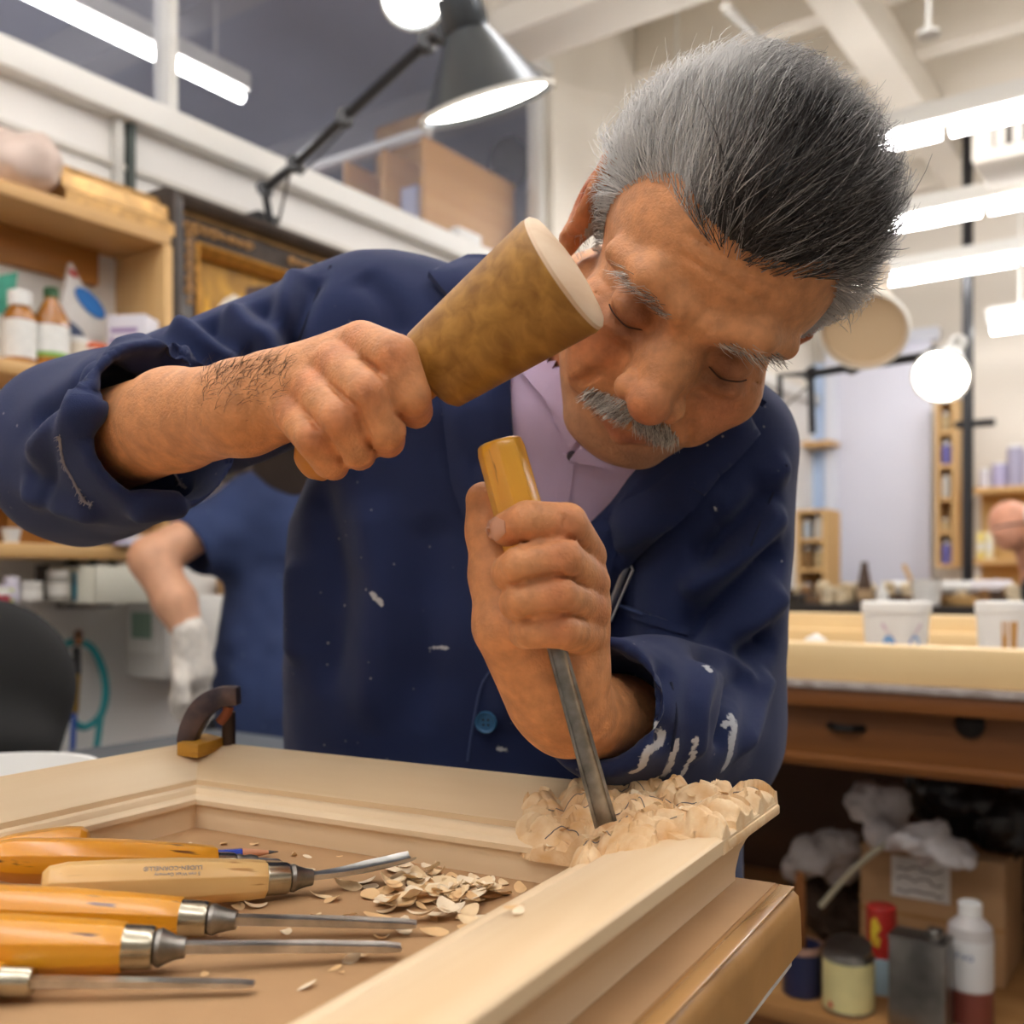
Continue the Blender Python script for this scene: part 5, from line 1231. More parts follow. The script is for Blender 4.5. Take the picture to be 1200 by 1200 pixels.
# ================================================================== task lamps
BLK = mat('black_enamel', '17171c', .35); SILV = mat('grey_enamel_shade', '4a4e52', .3, .6); BULB = mat('lamp_diffuser', 'fffaf0', emit=LAMP_W)
def task_lamp(label, top, mouth, r, arm, m, lit=True, base=None, rtop=.33, lens=True):
    t = thing('task_lamp', label, 'lamp', tuple(arm[0]) if arm else tuple(top)); L = (mouth-top).length; M = along(top, mouth)
    MB().lathe([(r*rtop*.6, -.01*L), (r*rtop, .02*L), (r*rtop*1.05, .28*L), (r*rtop*.95, .32*L), (r*.93, .93*L), (r*1.0, .95*L), (r*1.0, L), (r*.96, L), (r*.90, .93*L), (r*rtop*.85, .34*L), (.001, .33*L)], 40, M, cap=False).build('shade', m, t)
    MB().lathe([(r*1.0, .955*L), (r*1.035, .96*L), (r*1.035, L*1.005), (r*.98, L*1.005)], 40, M, cap=False).build('rim', mat('lamp_rim', 'e8e4da', .4), t)
    MB().lathe([(r*.95, .955*L), (r*.5, .93*L), (.001, .92*L)], 32, M, cap=False).build('bulb', BULB if lit else mat('beige_diffuser', 'cfb795', .6), t)
    if arm:
        for i in range(len(arm)-1): MB().tube([arm[i], arm[i+1]], .013 if i else .011, 8).build('arm', BLK, t); MB().lathe([(.001,-.018),(.02,-.018),(.02,.018),(.001,.018)], 14, along(arm[i+1]+Vector((0,0,0)), arm[i+1]+Vector((0,1,0)))).build('joint', BLK, t)
    return t
Yl = 2.2; up_ = P(536, -6, Yl-.03); mo_ = P(571, 125, Yl+.03)
lp = task_lamp('large grey task lamp on a black jointed arm over the man\'s shoulder', up_, mo_, .148, [P(318, 268, 2.86), P(310, 222, 2.84), P(346, 192, 2.72), P(404, 138, 2.5), P(500, 50, 2.28), P(520, 40, 2.24)], SILV)
MB().rbox((-2.31, -2.24), (onB(302, 240, -2.24)[1], onB(326, 240, -2.24)[1]), (2.02, 2.17)).build('wall_bracket', BLK, lp, .004)
MB().tube([P(340,200,2.74), P(326,262,2.84)], .004, 6).build('spring', DSTEEL, lp); MB().tube([P(352,205,2.7), P(405,150,2.5)], .003, 6).build('cable', BLK, lp)
task_lamp('second task lamp at the top edge, its lit mouth towards the camera', P(470, -60, 2.75), P(486, -4, 2.6), .085, None, SILV)
# right-hand lamps
task_lamp('beige lamp shade seen from behind below the strip lights', P(1030, 318, 2.95), P(1012, 388, 2.72), .112, [P(985, 300, 3.1), P(1010, 305, 3.0), P(1032, 322, 2.97)], mat('beige_enamel', 'cdb89c', .5, var=.05, vs=9), False)
la = task_lamp('lit lamp with its white mouth facing the camera on a long black arm', P(1124, 400, 2.78), P(1102, 442, 2.62), .070, [P(952, 508, 3.1), P(950, 438, 3.1), P(1000, 430, 2.95), P(1092, 416, 2.75), P(1118, 408, 2.76)], mat('silver_shade', 'a9a69f', .35, .4), True)
MB().tube([P(914, 500, 3.15), P(914, 440, 3.15), P(950, 438, 3.1)], .010, 8).build('arm', BLK, la); MB().tube([P(914, 480, 3.15), P(948, 452, 3.1)], .005, 6).build('spring', DSTEEL, la)
_q = P(914, 500, 3.15); MB().tube([_q, Vector((_q.x, _q.y, 1.045))], .010, 8).build('arm', BLK, la)
# ================================================================== left: second worker, chair, low table
def person_sdf(parts, h): s_ = SDF(); [getattr(s_, q[0])(*q[1:]) for q in parts]; return s_.mesh(h)
w2 = thing('person', 'person in a short-sleeved dark blue shirt and white glove, bending away beside the shelves', 'person', (-.62, 2.3, 0))
Yw = 2.25
shd, elb, wri, fin = P(288, 590, Yw), P(178, 655, Yw-.12), P(226, 752, Yw-.15), P(222, 830, Yw-.14)
PS = mat('pale_skin', 'dba583', .5, var=.08, vs=40, sss=.05)
sk = [('chain', [shd, elb], [.040, .046], .02), ('chain', [elb, P(205, 705, Yw-.14), wri], [.044, .042, .030], .02), ('cone', P(345, 560, Yw+.06), P(345, 480, Yw+.0), .05, .05, .02), ('ell', P(335, 420, Yw-.05), (.085, .10, .12), None, .03),
      ('cone', P(330, 590, Yw+.08), P(330, 760, Yw+.12), .09, .09, .03), ('cone', shd, P(330, 610, Yw+.08), .04, .05, .03)]
a, b = person_sdf(sk, .008); npmesh('body', a, b, PS, w2)
hr = SDF(); hr.ell(P(336, 414, Yw-.07), (.098, .112, .122), None, .02); hr.cone(P(336, 440, Yw-.05), P(338, 575, Yw+.02), .088, .075, .04); a, b = hr.mesh(.01); npmesh('hair', a, b, mat('dark_brown_hair', '33261f', .7), w2)
BLUE = mat('worker_blue', '2a3a63', .85, var=.15, vs=8, bump=.2, bs=700); speckle(BLUE, '7a8090', 60, .08, .14, 7)
c2_ = [('cone', P(322, 628, Yw+.06), P(330, 800, Yw+.05), .125, .135, .05), ('cone', P(330, 800, Yw+.05), P(330, 1100, Yw+.05), .135, .16, .05), ('cone', P(305, 612, Yw+.04), P(228, 640, Yw-.06), .092, .076, .04), ('cone', P(400, 612, Yw+.06), P(310, 606, Yw+.04), .10, .10, .04)]
s_ = SDF(); [getattr(s_, q[0])(*q[1:]) for q in c2_]; dd = (P(226,642,Yw-.06)-P(300,605,Yw+.04)).normalized(); cc = P(226,642,Yw-.06); s_.cone(cc, cc+dd*.2, .058, .07, .006, 'sub')
s_.func(cc-Vector((.2,.2,.2)), cc+Vector((.2,.2,.2)), lambda X, c=A3(cc+dd*.012), e=A3(dd): np.maximum(-((X-c)@e), np.linalg.norm(X-c, axis=1)-.15), .003, 'sub')
a, b = s_.mesh(.009); a = smoothmesh(a, b, 2); n_ = vnormals(a, b); a = a+n_*((vnoise(a*9)*.012+vnoise(a*26)*.005)[:, None]); sh2 = npmesh('work_shirt', a, b, BLUE, w2); sh2['label'] = 'dark blue dusty work shirt'
gl = SDF(); gl.chain([P(222, 740, Yw-.15), P(226, 785, Yw-.14)], [.036, .044], .01)
for i, (dx, ln) in enumerate(((-14, 62), (-5, 72), (5, 70), (14, 58))): gl.chain([P(226+dx*.8, 790, Yw-.14), P(224+dx-3, 790+ln*.5, Yw-.135), P(222+dx*.8-4, 785+ln*.78, Yw-.125)], [.017, .0145, .012], .006)
gl.chain([P(214, 772, Yw-.16), P(212, 800, Yw-.19), P(216, 822, Yw-.19)], [.020, .016, .013], .006)
a, b = gl.mesh(.005); g_ = npmesh('work_glove', a+vnormals(a, b)*(vnoise(a*120)[:, None]*.0018), b, mat('white_knit_glove', 'd8d2ca', .9, var=.12, vs=60), w2); g_['label'] = 'off-white knitted glove'
tb = catmull([elb, P(205,705,Yw-.14), wri], 5)
tr = SDF();
for sx in (-.09, .09): tr.chain([Vector((-.52+sx, 2.33, .75)), Vector((-.52+sx, 2.36, .05))], [.10, .07], .02)
a, b = tr.mesh(.015); npmesh('trousers', a, b, mat('dark_trousers', '23242b', .9), w2)
# office chair
ch = thing('office_chair', 'black office chair with a curved mesh back at the left edge', 'chair', (-.78, 1.52, 0), .7); CHB = mat('black_mesh_fabric', '0c0c0d', .8, bump=.3, bs=900); Yh = 1.42
s_ = SDF(); RR = np.array(Euler((-.12, .20, .35)).to_matrix(), dtype=np.float32)
s_.ell(P(-24, 808, Yh), (.125, .045, .128), RR, .02); s_.ell(P(-14, 872, Yh-.02), (.085, .05, .045), RR, .04); a, b = s_.mesh(.008); npmesh('backrest', a, b, CHB, ch)
s_ = SDF(); s_.ell(P(-60, 990, Yh-.05), (.24, .24, .045), None, .02); a, b = s_.mesh(.012); npmesh('seat', a, b, CHB, ch)
bs_ = P(-60, 990, Yh-.05); MB().tube([(bs_.x, bs_.y, .08), tuple(bs_)], .028, 12).build('column', BLK, ch); MB().tube([P(-30, 860, Yh+.03), P(-50, 970, Yh+.12), tuple(bs_+Vector((0,0,-.04)))], .018, 8).build('back_bar', BLK, ch)
for i in range(5):
    t = i*1.2566; e = Vector((bs_.x+.28*math.cos(t), bs_.y+.28*math.sin(t), .06)); MB().tube([(bs_.x, bs_.y, .10), e], [.025,.018], 8).build('leg', BLK, ch); MB().lathe([(.001,-.02),(.03,-.02),(.03,.02),(.001,.02)], 14, along(e+Vector((0,0,-.03)), e+Vector((math.sin(t),-math.cos(t),-.03)))).build('caster', BLK, ch)
# low table and white basin at the left behind the bench
lt = thing('side_table', 'grey-edged side table behind the frame on the left', 'table', (-.52, 1.72, 0), RZ); zt = .828
M = xf((-.45, 1.78, 0), RZ); MB().box((-.30,-.22,zt-.03), (.36,.16,zt), M).build('table_top', mat('grey_laminate', '5f646a', .5), lt, .004)
for x in (-.26, .32):
    for y in (-.18, .12): MB().box((x-.02,y-.02,0), (x+.02,y+.02,zt-.03), M).build('leg', BLK, lt)
ba = thing('basin', 'white round plastic basin at the left edge behind the frame', 'basin', tuple(P(-6, 928, 1.0)-Vector((0,0,.12))))
MB().lathe([(.06,0),(.085,.11),(.09,.135),(.096,.137),(.096,.143),(.088,.143),(.08,.11),(.055,.008),(.001,.008)], 36).build('body', WHT, ba, local=True)
st_ = ba.location; MB().box((-.17,-.13,st_.z-.03), (.15,.13,st_.z), xf((st_.x, st_.y, 0), UA)).build('stand_top', PLY, ba, .003); MB().tube([(st_.x, st_.y, 0), (st_.x, st_.y, st_.z-.03)], .03, 12).build('stand_post', BLK, ba); MB().lathe([(.14,0),(.14,.02),(.03,.03)], 24, xf((st_.x, st_.y, 0))).build('stand_foot', BLK, ba)
# ================================================================== right bench
RBA = 1.787; BT = .952
rb = thing('workbench', 'brown wooden workbench behind the carver with a shelf of cans below', 'bench', tuple(RM(.3, 2.3, 0)), RZ); BRN = wood('bench_brown', '6a3a12', '84501e', 0, .5, 12); BRNV = wood('bench_brown_v', '6a3a12', '8a541f', 2, .5, 12)
RB0, RB1, RBD = -1.7, 1.3, 1.15
MB().rbox((RB0, RB1), (RBA, RBA+RBD), (BT-.045, BT-.012)).build('table_top', BRN, rb, .003)
MB().rbox((RB0, RB1), (RBA-.006, RBA+RBD), (BT-.012, BT)).build('paper_cover', mat('paint_stained_paper', 'b4aaa4', .7, c2='8a7d76', vs=40), rb, .001)
MB().rbox((RB0+.02, .195), (RBA+.05, RBA+.075), (BT-.16, BT-.045)).build('apron', BRN, rb, .003)
MB().rbox((RB0+.02, .195), (RBA+.045, RBA+.052), (BT-.150, BT-.138)).build('apron_moulding', BRN, rb, .002)
MB().rbox((.115, .150), (RBA+.05, RBA+.6), (BT-.19, BT-.16)).build('block', PLY, rb, .002)
for b in (-1.65, .185, 1.2): MB().rbox((b, b+.09), (RBA+.02, RBA+.12), (0, BT-.045)).build('leg', BRNV, rb, .004); MB().rbox((b, b+.09), (RBA+RBD-.12, RBA+RBD-.02), (0, BT-.045)).build('leg', BRNV, rb, .004)
SHZ = .355
MB().rbox((RB0+.02, .19), (RBA+.02, RBA+RBD-.03), (SHZ-.03, SHZ)).build('lower_shelf', wood('lower_shelf_wood', '9a6a38', 'b98a55', 0, .6, 10), rb, .003)
MB().rbox((RB0+.02, .19), (RBA+.03, RBA+.05), (SHZ-.10, SHZ-.03)).build('shelf_front', BRN, rb, .002)
MB().rbox((RB0, .2), (RBA+.85, RBA+.87), (SHZ, BT-.045)).build('back_board', wood('bench_back', '45260c', '57320f', 0, .6, 8), rb)
p, s = spotA(992, 0, RBA+.05); p.z = CAMZ-s*172; MB().tube([p+AX_B*-.03, p-AX_A*.018-AX_B*.015, p-AX_A*.018+AX_B*.015, p+AX_B*.03], .007, 8).build('drawer_pull', mat('black_iron', '1c1613', .5, .5), rb)
p, s = spotA(1138, 0, RBA+.05); p.z = CAMZ-s*168; MB().lathe([(.001,0),(.022,0),(.024,.01),(.014,.018),(.001,.02)], 20, along(p, p-AX_A)).build('knob', mat('black_iron', '1c1613'), rb)
# pale frame lying on that bench
f2 = thing('picture_frame', 'large pale unfinished frame lying flat on the brown workbench', 'frame', tuple(RM(.3, 2.2, BT)), RZ)
MB().rbox((-1.0, 1.0), (RBA+.012, RBA+.075), (BT, BT+.066)).build('rail', wood('pine_rail', 'dfba80', 'ecd09e', 0, .5, 10), f2, .004)
MB().rbox((-1.0, 1.0), (RBA+.66, RBA+.72), (BT, BT+.098)).build('rail', wood('pine_rail', 'dfba80', 'ecd09e'), f2, .004); MB().rbox((-1.0, 1.0), (RBA+.62, RBA+.66), (BT, BT+.062)).build('rail', wood('pine_rail', 'dfba80', 'ecd09e'), f2, .008)
for b in (-1.06, 1.0): MB().rbox((b, b+.06), (RBA+.012, RBA+.72), (BT, BT+.066)).build('rail', PLY, f2, .004)
def tub(label, px, w, h, a, parts=True):
    p, s = spotA(px, BT+.0, a); r = w*.5*s; t = thing('plastic_tub', label, 'tub', tuple(p), RZ, 'white tubs on the workbench'); H_ = h*s
    MB().lathe([(r*.82,0),(r*.84,.003),(r*.95,H_*.86),(r*.93,H_*.86)], 32).build('body', WHT, t, local=True)
    MB().lathe([(r*.95,H_*.84),(r*1.0,H_*.85),(r*1.0,H_*.98),(r*.96,H_),(.001,H_*.985)], 32, cap=False).build('lid', WHT, t, local=True); return t, r, H_, s
t, r, H_, s = tub('white tub with blue and pink printing on the pale frame bench', 1050, 78, 80, RBA+.32)
def wrap(t, r0, r1, H_, pts, m, name):   # flat print bent round the tub
    vs = []; 
    for (ang, f) in pts: rr = r0+(r1-r0)*f+.0006; vs.append((rr*math.sin(ang), -rr*math.cos(ang), f*H_*.86))
    n = len(vs); MB().add(vs+[(x*.99, y*.99, z) for x, y, z in vs], [tuple(range(n)), tuple(reversed(range(n, 2*n)))]).build(name, m, t, local=True, smooth=0)
BLP = mat('blue_print_2', '6fa3d8', .6); PKP = mat('pink_print', 'cdb3c4', .6)
for sg in (-1, 1):
    off = .45
    wrap(t, r*.83, r*.95, H_, [(off+sg*(.42+.20*math.cos(q)), .45+.16*math.sin(q)) for q in np.linspace(0, 6.1, 12)], BLP, 'print')
    wrap(t, r*.83, r*.95, H_, [(off+sg*(.10+.5*(q/9)**1.6), .30+.52*q/9) for q in range(10)]+[(off+sg*(.16+.5*(q/9)**1.6), .26+.52*q/9) for q in reversed(range(10))], PKP, 'print')
t, r, H_, s = tub('white tub with a brown square label near the right edge', 1176, 62, 84, RBA+.36)
wrap(t, r*.83, r*.95, H_, [(.1, .35), (.30, .35), (.5, .35), (.7, .35), (.7, .85), (.5, .85), (.3, .85), (.1, .85)], mat('brown_label', 'c08f52', .7), 'label')
sd = SDF(); p, s = spotA(956, BT+.03, RBA+.2); sd.ell(p, (.03,.025,.045), None, .01); a, b = sd.mesh(.005); tag(npmesh('rag', a+vnoise(a*70)[:, None]*.005, b, mat('white_rag', 'e2dfdc', .9)), 'small white rag bunched behind the pale frame rail', 'rag')
# second row: long table beyond with clutter
RA2 = 3.7; t2 = thing('long_table', 'long table of small carving clutter beyond the workbench', 'table', tuple(RM(.3, RA2+.3, 0)), RZ); ZT2 = 1.045
MB().rbox((-1.4, 2.0), (RA2-.1, RA2+.7), (ZT2-.05, ZT2)).build('table_top', mat('dark_table', '2c241e', .7, var=.2, vs=20), t2, .003)
for b in (-1.3, 1.9): 
    for a in (RA2, RA2+.6): MB().rbox((b-.04, b+.04), (a-.04, a+.04), (0, ZT2-.05)).build('leg', BRNV, t2)
rq = random.Random(4); OC = [mat('offcut_%d' % i, c, .7, var=.2, vs=30) for i, c in enumerate(('8a6238', '4a3322', 'b9935c', 'd8c7a8', '2b241f', '6d5138', 'c9b490'))]
OM = []
for i in range(7):
    mb = MB()
    if i % 3 == 0: mb.lathe([(.018,0),(.022,.01),(.016,.03),(.02,.045),(.008,.055)], 10)
    elif i % 3 == 1: mb.prism([(-.03,-.02),(.02,-.025),(.035,.0),(.01,.025),(-.025,.02)], 0, .035)
    else: mb.prism([(-.05,-.012),(.05,-.012),(.055,0),(.05,.012),(-.05,.012)], 0, .022)
    o = mb.build('carving_offcut', OC[i], None, .002, local=True); OM.append(o.data); bpy.data.objects.remove(o)
occ = []
for i in range(90):
    for _ in range(12):
        px = rq.uniform(922, 1190); a = RA2+rq.uniform(-.06, .45); p, s = spotA(px, ZT2, a)
        if all((p-q).length > .045 for q in occ): break
    else: continue
    occ.append(p); o = bpy.data.objects.new('carving_offcut', OM[rq.randrange(7)]); COL.objects.link(o); o.location = p; o.rotation_euler = (0,0,rq.uniform(0,6.3)); k = rq.uniform(.8,1.5); o.scale = (k,k,k); tag(o, 'small brown or cream carving offcut among the clutter on the long far table', 'offcut', 'clutter on the long table')
p, s = spotA(1013, ZT2, RA2-.06); vessel('bottle', 'dark brown cone-shaped bottle standing among the far clutter', 'bottle', p, [(9*s,0),(9*s,18*s),(7*s,30*s),(4*s,44*s),(4*s,50*s)], mat('dark_brown_glass', '4a3222', .3), (('label', bandp(9*s, 6*s, 18*s), mat('tan_label', 'b99c78', .7)),))
p, s = spotA(1034, ZT2, RA2-.07); vessel('bottle', 'small white squeeze bottle right of the brown cone bottle', 'bottle', p, [(7*s,0),(7*s,14*s),(3*s,20*s),(2*s,28*s)], WHT)
p, s = spotA(1086, ZT2, RA2-.08); t = vessel('plastic_tub', 'white tub with a wooden stirring stick on the long far table', 'tub', p, [(14*s,0),(17*s,30*s),(18*s,31*s),(16*s,31*s),(13*s,2*s)], WHT); MB().tube([Vector((-.02,0,.02)), Vector((-.075,0,48*s))], .008, 6).build('stick', PLY, t, local=True)
p1, s = spotA(1042, ZT2+.06, RA2+.2); p2, _ = spotA(1140, ZT2+.06, RA2+.2); p3, _ = spotA(1186, ZT2+.06, RA2+.2)
t = thing('paper_roll', 'long white paper roll with a purple band lying across the far clutter', 'roll', tuple(p1-Vector((0,0,.03)))); MB().tube([p1, p2], .022, 14).build('roll', WHT, t); MB().tube([p2, p3], .026, 14).build('cap', mat('roll_cap', 'e8e2e6', .6), t); MB().tube([p2-Vector((0,0,.03)), p3-Vector((0,0,.03))], .016, 10).build('purple_band', mat('purple_plastic', '6a4590', .5), t)
# ---- things on the lower shelf
sa = RBA+.075
p, s = spotA(940, SHZ, sa+.02); t = vessel('jar', 'dark blue pot holding a paint brush under the bench', 'jar', p, [(20*s,0),(22*s,.003),(23*s,58*s),(22*s,58*s),(19*s,6*s)], mat('dark_blue_pot', '23284a', .4)); MB().tube([Vector((0,0,.02)), Vector((-.005,0,100*s)), Vector((-.004,0,140*s))], [.008,.012,.009], 10).build('brush_handle', BRNV, t, local=True); MB().lathe([(22.5*s,50*s),(23.5*s,52*s),(23.5*s,60*s)], 24, cap=False).build('rim', mat('pot_rim', 'b08a78', .5), t, local=True)
p, s = spotA(994, SHZ, sa); TIN = mat('tin', '8d8a86', .35, 1, var=.2, vs=20)
t = vessel('paint_can', 'pale yellow labelled paint can with its lid prised open', 'can', p, [(28*s,0),(29*s,.002),(29*s,66*s),(28*s,68*s),(25*s,68*s),(24*s,4*s)], TIN, (('label', bandp(29*s, 5*s, 60*s), mat('pale_yellow_label', 'd9cd92', .6, var=.08, vs=20)),)); MB().lathe([(26*s,0),(27*s,.003),(24*s,.005),(.001,.005)], 28, xf((.0,.0,72*s), 0, .25)).build('lid', TIN, t, local=True)
wrap(t, 29.4*s, 29.4*s, 66*s/.86, [(-.55,.12),(-.35,.12),(-.3,.2),(-.5,.24)], mat('red_print', 'c9504a'), 'print')
p, s = spotA(1033, SHZ, sa+.12); t = vessel('can', 'red and yellow can with a pale blue base beside the bare metal can', 'can', p, [(17*s,0),(17*s,98*s),(15*s,100*s)], mat('red_can', 'b02a24', .4), (('label', bandp(17*s, 0, 42*s), mat('pale_blue_label', 'a9c3cf', .5)),)); wrap(t, 17.2*s, 17.2*s, 100*s/.86, [(-.4,.58),(.1,.55),(.2,.66),(-.1,.68),(.25,.78),(-.1,.90),(-.45,.86),(-.5,.7)], mat('yellow_print', 'e0c23a', .5), 'print')
p, s = spotA(1079, SHZ, sa); t = thing('solvent_can', 'rectangular bare metal solvent can with a screw cap', 'can', tuple(p), RZ)
MB().box((-32*s,-.03,0), (32*s,.03,106*s)).build('body', TIN, t, .004, local=True); MB().box((-33*s,-.031,103*s), (33*s,.031,107*s)).build('rim', TIN, t, .002, local=True); MB().lathe([(10*s,106*s),(10*s,116*s),(9*s,117*s)], 20, xf((16*s,0,0))).build('cap', TIN, t, local=True)
p, s = spotA(1137, SHZ, sa+.075); t = vessel('bottle', 'translucent white bottle half full of red-brown liquid', 'bottle', p, [(24*s,0),(25*s,.004),(25*s,100*s),(24*s,112*s),(12*s,124*s),(11*s,126*s)], mat('milky_plastic', 'c9c4c2', .35), (('liquid', bandp(25*s, .002, 40*s), mat('red_brown_liquid', '7a3f36', .3)), ('label', bandp(25.2*s, 42*s, 98*s), mat('bottle_label', 'dcdcdc', .6)), ('cap', [(13*s,124*s),(13.5*s,138*s),(11*s,140*s)], WHT)))
for i, (ang, ch_) in enumerate(((-.38, 'r'), (-.08, 'v'), (.2, 'o'))): 
    rr = 25.9*s; nrm = Vector((math.sin(ang), -math.cos(ang), 0)); Mt = MW[t.name] @ axes(nrm*rr+Vector((0,0,82*s)), Vector((math.cos(ang), math.sin(ang), 0)), Vector((0,0,1)), nrm); lettering(ch_, .022, mat('navy_lettering', '3a5a92', .6), t, Mt)
p, s = spotA(1112, SHZ, sa+.36); t = thing('cardboard_box', 'brown cardboard box with a hand-written paper label under the bench', 'box', tuple(p), RZ); MB().box((-86*s,-.10,0), (70*s,.10,136*s)).build('body', CARD, t, .003, local=True)
MB().box((-50*s,-.102,82*s), (14*s,-.100,128*s)).build('paper_label', LBLW, t, .0005, local=True)
for i in range(3): MB().tube([Vector((-44*s+x*5*s, -.1025, (116-i*13)*s+rq.uniform(-3,3)*s)) for x in range(11)], .0016, 5).build('handwriting', mat('marker_ink', '5a4a48', .7), t, local=True)
MB().box((-86*s,-.101,60*s), (70*s,-.100,64*s)).build('seam', CARD2, t, local=True)
def heap(name, label, cat, cx, cy, a, rad, m, seed, sq=(1,1,1), rough=.35, z0=None):
    b_, a_, z_ = onA(cx, cy, a); c = RM(b_, a_, z_); s_ = SDF(); r2 = random.Random(seed)
    for i in range(7): s_.ell(c+Vector((r2.uniform(-.6,.6)*rad*sq[0], r2.uniform(-.5,.5)*rad*sq[1], r2.uniform(-.5,.5)*rad*sq[2])), (rad*r2.uniform(.35,.6)*sq[0], rad*r2.uniform(.35,.6)*sq[1], rad*r2.uniform(.3,.5)*sq[2]), np.array(Euler((r2.uniform(-1,1), r2.uniform(-1,1), r2.uniform(-1,1))).to_matrix()), .01)
    a2, b2 = s_.mesh(.006); n_ = vnormals(a2, b2); cr = np.abs(vnoise(a2*28+seed))*.5+np.abs(vnoise(a2*60+seed))*.3; a2 = a2+n_*((cr-.3)*rad*rough)[:, None]
    return tag(npmesh(name, a2, b2, m), label, cat)
PAPW = mat('crumpled_white_paper', 'd2cccb', .8); 
heap('paper_wad', 'crumpled white paper towel on top of the cardboard box', 'paper', 1030, 955, RBA+.30, .075, PAPW, 2); heap('paper_wad', 'crumpled white tissue with a red spot beside the black bag', 'paper', 1090, 990, RBA+.24, .06, PAPW, 5, (1.5,1,.7))
heap('paper_wad', 'grey crumpled paper hanging left of the cardboard box', 'paper', 960, 1000, RBA+.34, .075, mat('greyish_paper', 'a49c98', .8), 8, (1.2,1,1.1)); heap('black_bag', 'black plastic bag stuffed above the cardboard box', 'bag', 1130, 950, RBA+.45, .12, mat('black_plastic', '1a181a', .35), 11, (1.5,1,.8), .15)
heap('paper_wad', 'pale folded paper above the black bag', 'paper', 1130, 905, RBA+.6, .06, PAPW, 14, (1.6,.8,.5)); heap('dark_bundle', 'dark bundle of rags behind the paint can', 'rags', 985, 1070, RBA+.4, .10, mat('dark_brown_rag', '3a2a1e', .9), 17, (1,1,1.0))
pp = [RM(*onA(x, y, RBA+.25)) for x, y in ((962,1062),(990,1030),(1022,1000),(1050,985))]; tag(MB().tube(catmull(pp, 5), .006, 8).build('plastic_tube', mat('clear_tube', 'b9b39a', .3)), 'pale plastic tube curving out of the dark rags', 'tube')
# ================================================================== far right: wall, door, pole, shelves, man
dr = thing('door_1', '', ''); del dr['label'], dr['category']; struct(dr)
b0 = onA(985, 500)[0]; b1 = onA(1093, 500)[0]; zt = onA(985, 415)[2]
MB().rbox((b0, b1), (AF-.06, AF-.01), (0, zt)).build('panel', mat('door_lilac_white', 'd9d9e6', .5, var=.03, vs=1), dr, .004)
MB().rbox((b0-.08, b0), (AF-.08, AF), (0, zt+.06)).build('jamb', mat('jamb_white', 'd8dbe6', .5), dr, .004); MB().rbox((b0-.08, b1+.05), (AF-.09, AF), (zt, zt+.08)).build('lintel', mat('jamb_white', 'd8dbe6'), dr, .004)
MB().rbox((b0-.30, b0-.09), (AF-.03, AF-.005), (.9, zt-.05)).build('side_light', mat('bluish_glass', 'b9cdea', .15), dr, .002)
MB().tube([RM(b0+.03, AF-.09, 1.0), RM(b0+.03, AF-.09, 1.12)], .012, 8).build('handle', DSTEEL, dr)
b_, a_, _ = onA(1134, 500, AF-1.1); po = thing('support_pole', 'thin black steel pole from floor to ceiling beside the old man', 'pole', tuple(RM(b_, a_, 0))); c = RM(b_, a_, 0)
MB().tube([c, c+Vector((0,0,CEIL-.24))], .028, 12).build('pole', BLK, po); MB().lathe([(.09,0),(.09,.015),(.03,.03)], 20, xf(c)).build('base_plate', BLK, po); zc = onA(1134, 497, AF-1.1)[2]; MB().tube([c+Vector((0,0,zc))-AX_B*.06, c+Vector((0,0,zc))+AX_B*.13], .02, 8).build('crossbar', BLK, po)
def bookcase(label, px0, px1, y0, y1, a, n, seed, dep=.25, grp=None):
    b0 = onA(px0, y0, a)[0]; b1, _, z1 = onA(px1, y0, a); z0 = onA(px1, y1, a)[2]; t = thing('open_shelf', label, 'shelf', tuple(RM((b0+b1)/2, a, z0)), RZ); r2 = random.Random(seed)
    MB().rbox((b0, b0+.02), (a, a+dep), (z0, z1)).build('side_panel', PLYV, t); MB().rbox((b1-.02, b1), (a, a+dep), (z0, z1)).build('side_panel', PLYV, t); MB().rbox((b0, b1), (a+dep-.01, a+dep), (z0, z1)).build('back_panel', PLYV, t)
    for i in range(n+1):
        z = z0+(z1-z0-.02)*i/n; MB().rbox((b0+.02, b1-.02), (a, a+dep-.01), (z, z+.02)).build('shelf_board', PLY, t)
        if i < n:
            x = b0+.05 if b1-b0 > .2 else b0+.022
            while x+.04 < b1:
                h = min((z1-z0)/n*r2.uniform(.35, .75), .2); w = min(r2.uniform(.022, .034), (b1-.03-x)/2); p = RM(x+w, a+.06, z+.02)
                c = r2.choice(('d8d4cc', '8a6a44', '3a3430', '6f6ab0', 'c9b48a', 'b9c4cf')); vessel('jar', '%s jar on the %s shelf of the %s' % ({'d8d4cc':'white','8a6a44':'brown','3a3430':'black','6f6ab0':'purple','c9b48a':'tan','b9c4cf':'pale blue'}[c], ('lowest','second','third','fourth','top')[min(i, 4)], grp), 'jar', p, [(w*.9,0),(w,.004),(w,h*.8),(w*.6,h*.9),(w*.6,h)], mat('farjar_'+c, c, .4), (('lid', [(w*.65,h*.9),(w*.65,h*1.05),(w*.5,h*1.06)], WHT),), 'jars on the '+grp, 12); x += w*2+r2.uniform(.01, .05)
    return t
bookcase('low pine shelf unit left of the lilac door', 932, 968, 596, 705, AF-1.2, 3, 3, grp='pine unit left of the door'); bookcase('narrow tall pine shelf right of the lilac door', 1096, 1120, 465, 665, AF-.3, 5, 6, .2, 'narrow shelf right of the door')
b0 = onA(936, 515, AF-.25)[0]; b1 = onA(973, 515, AF-.25)[0]; z = onA(950, 517, AF-.25)[2]; t = MB().rbox((b0, b1), (AF-.25, AF-.0), (z-.03, z)).build('wall_ledge', PLY, None, .002, rot=RZ); tag(t, 'short pine ledge on the far wall left of the door', 'shelf')
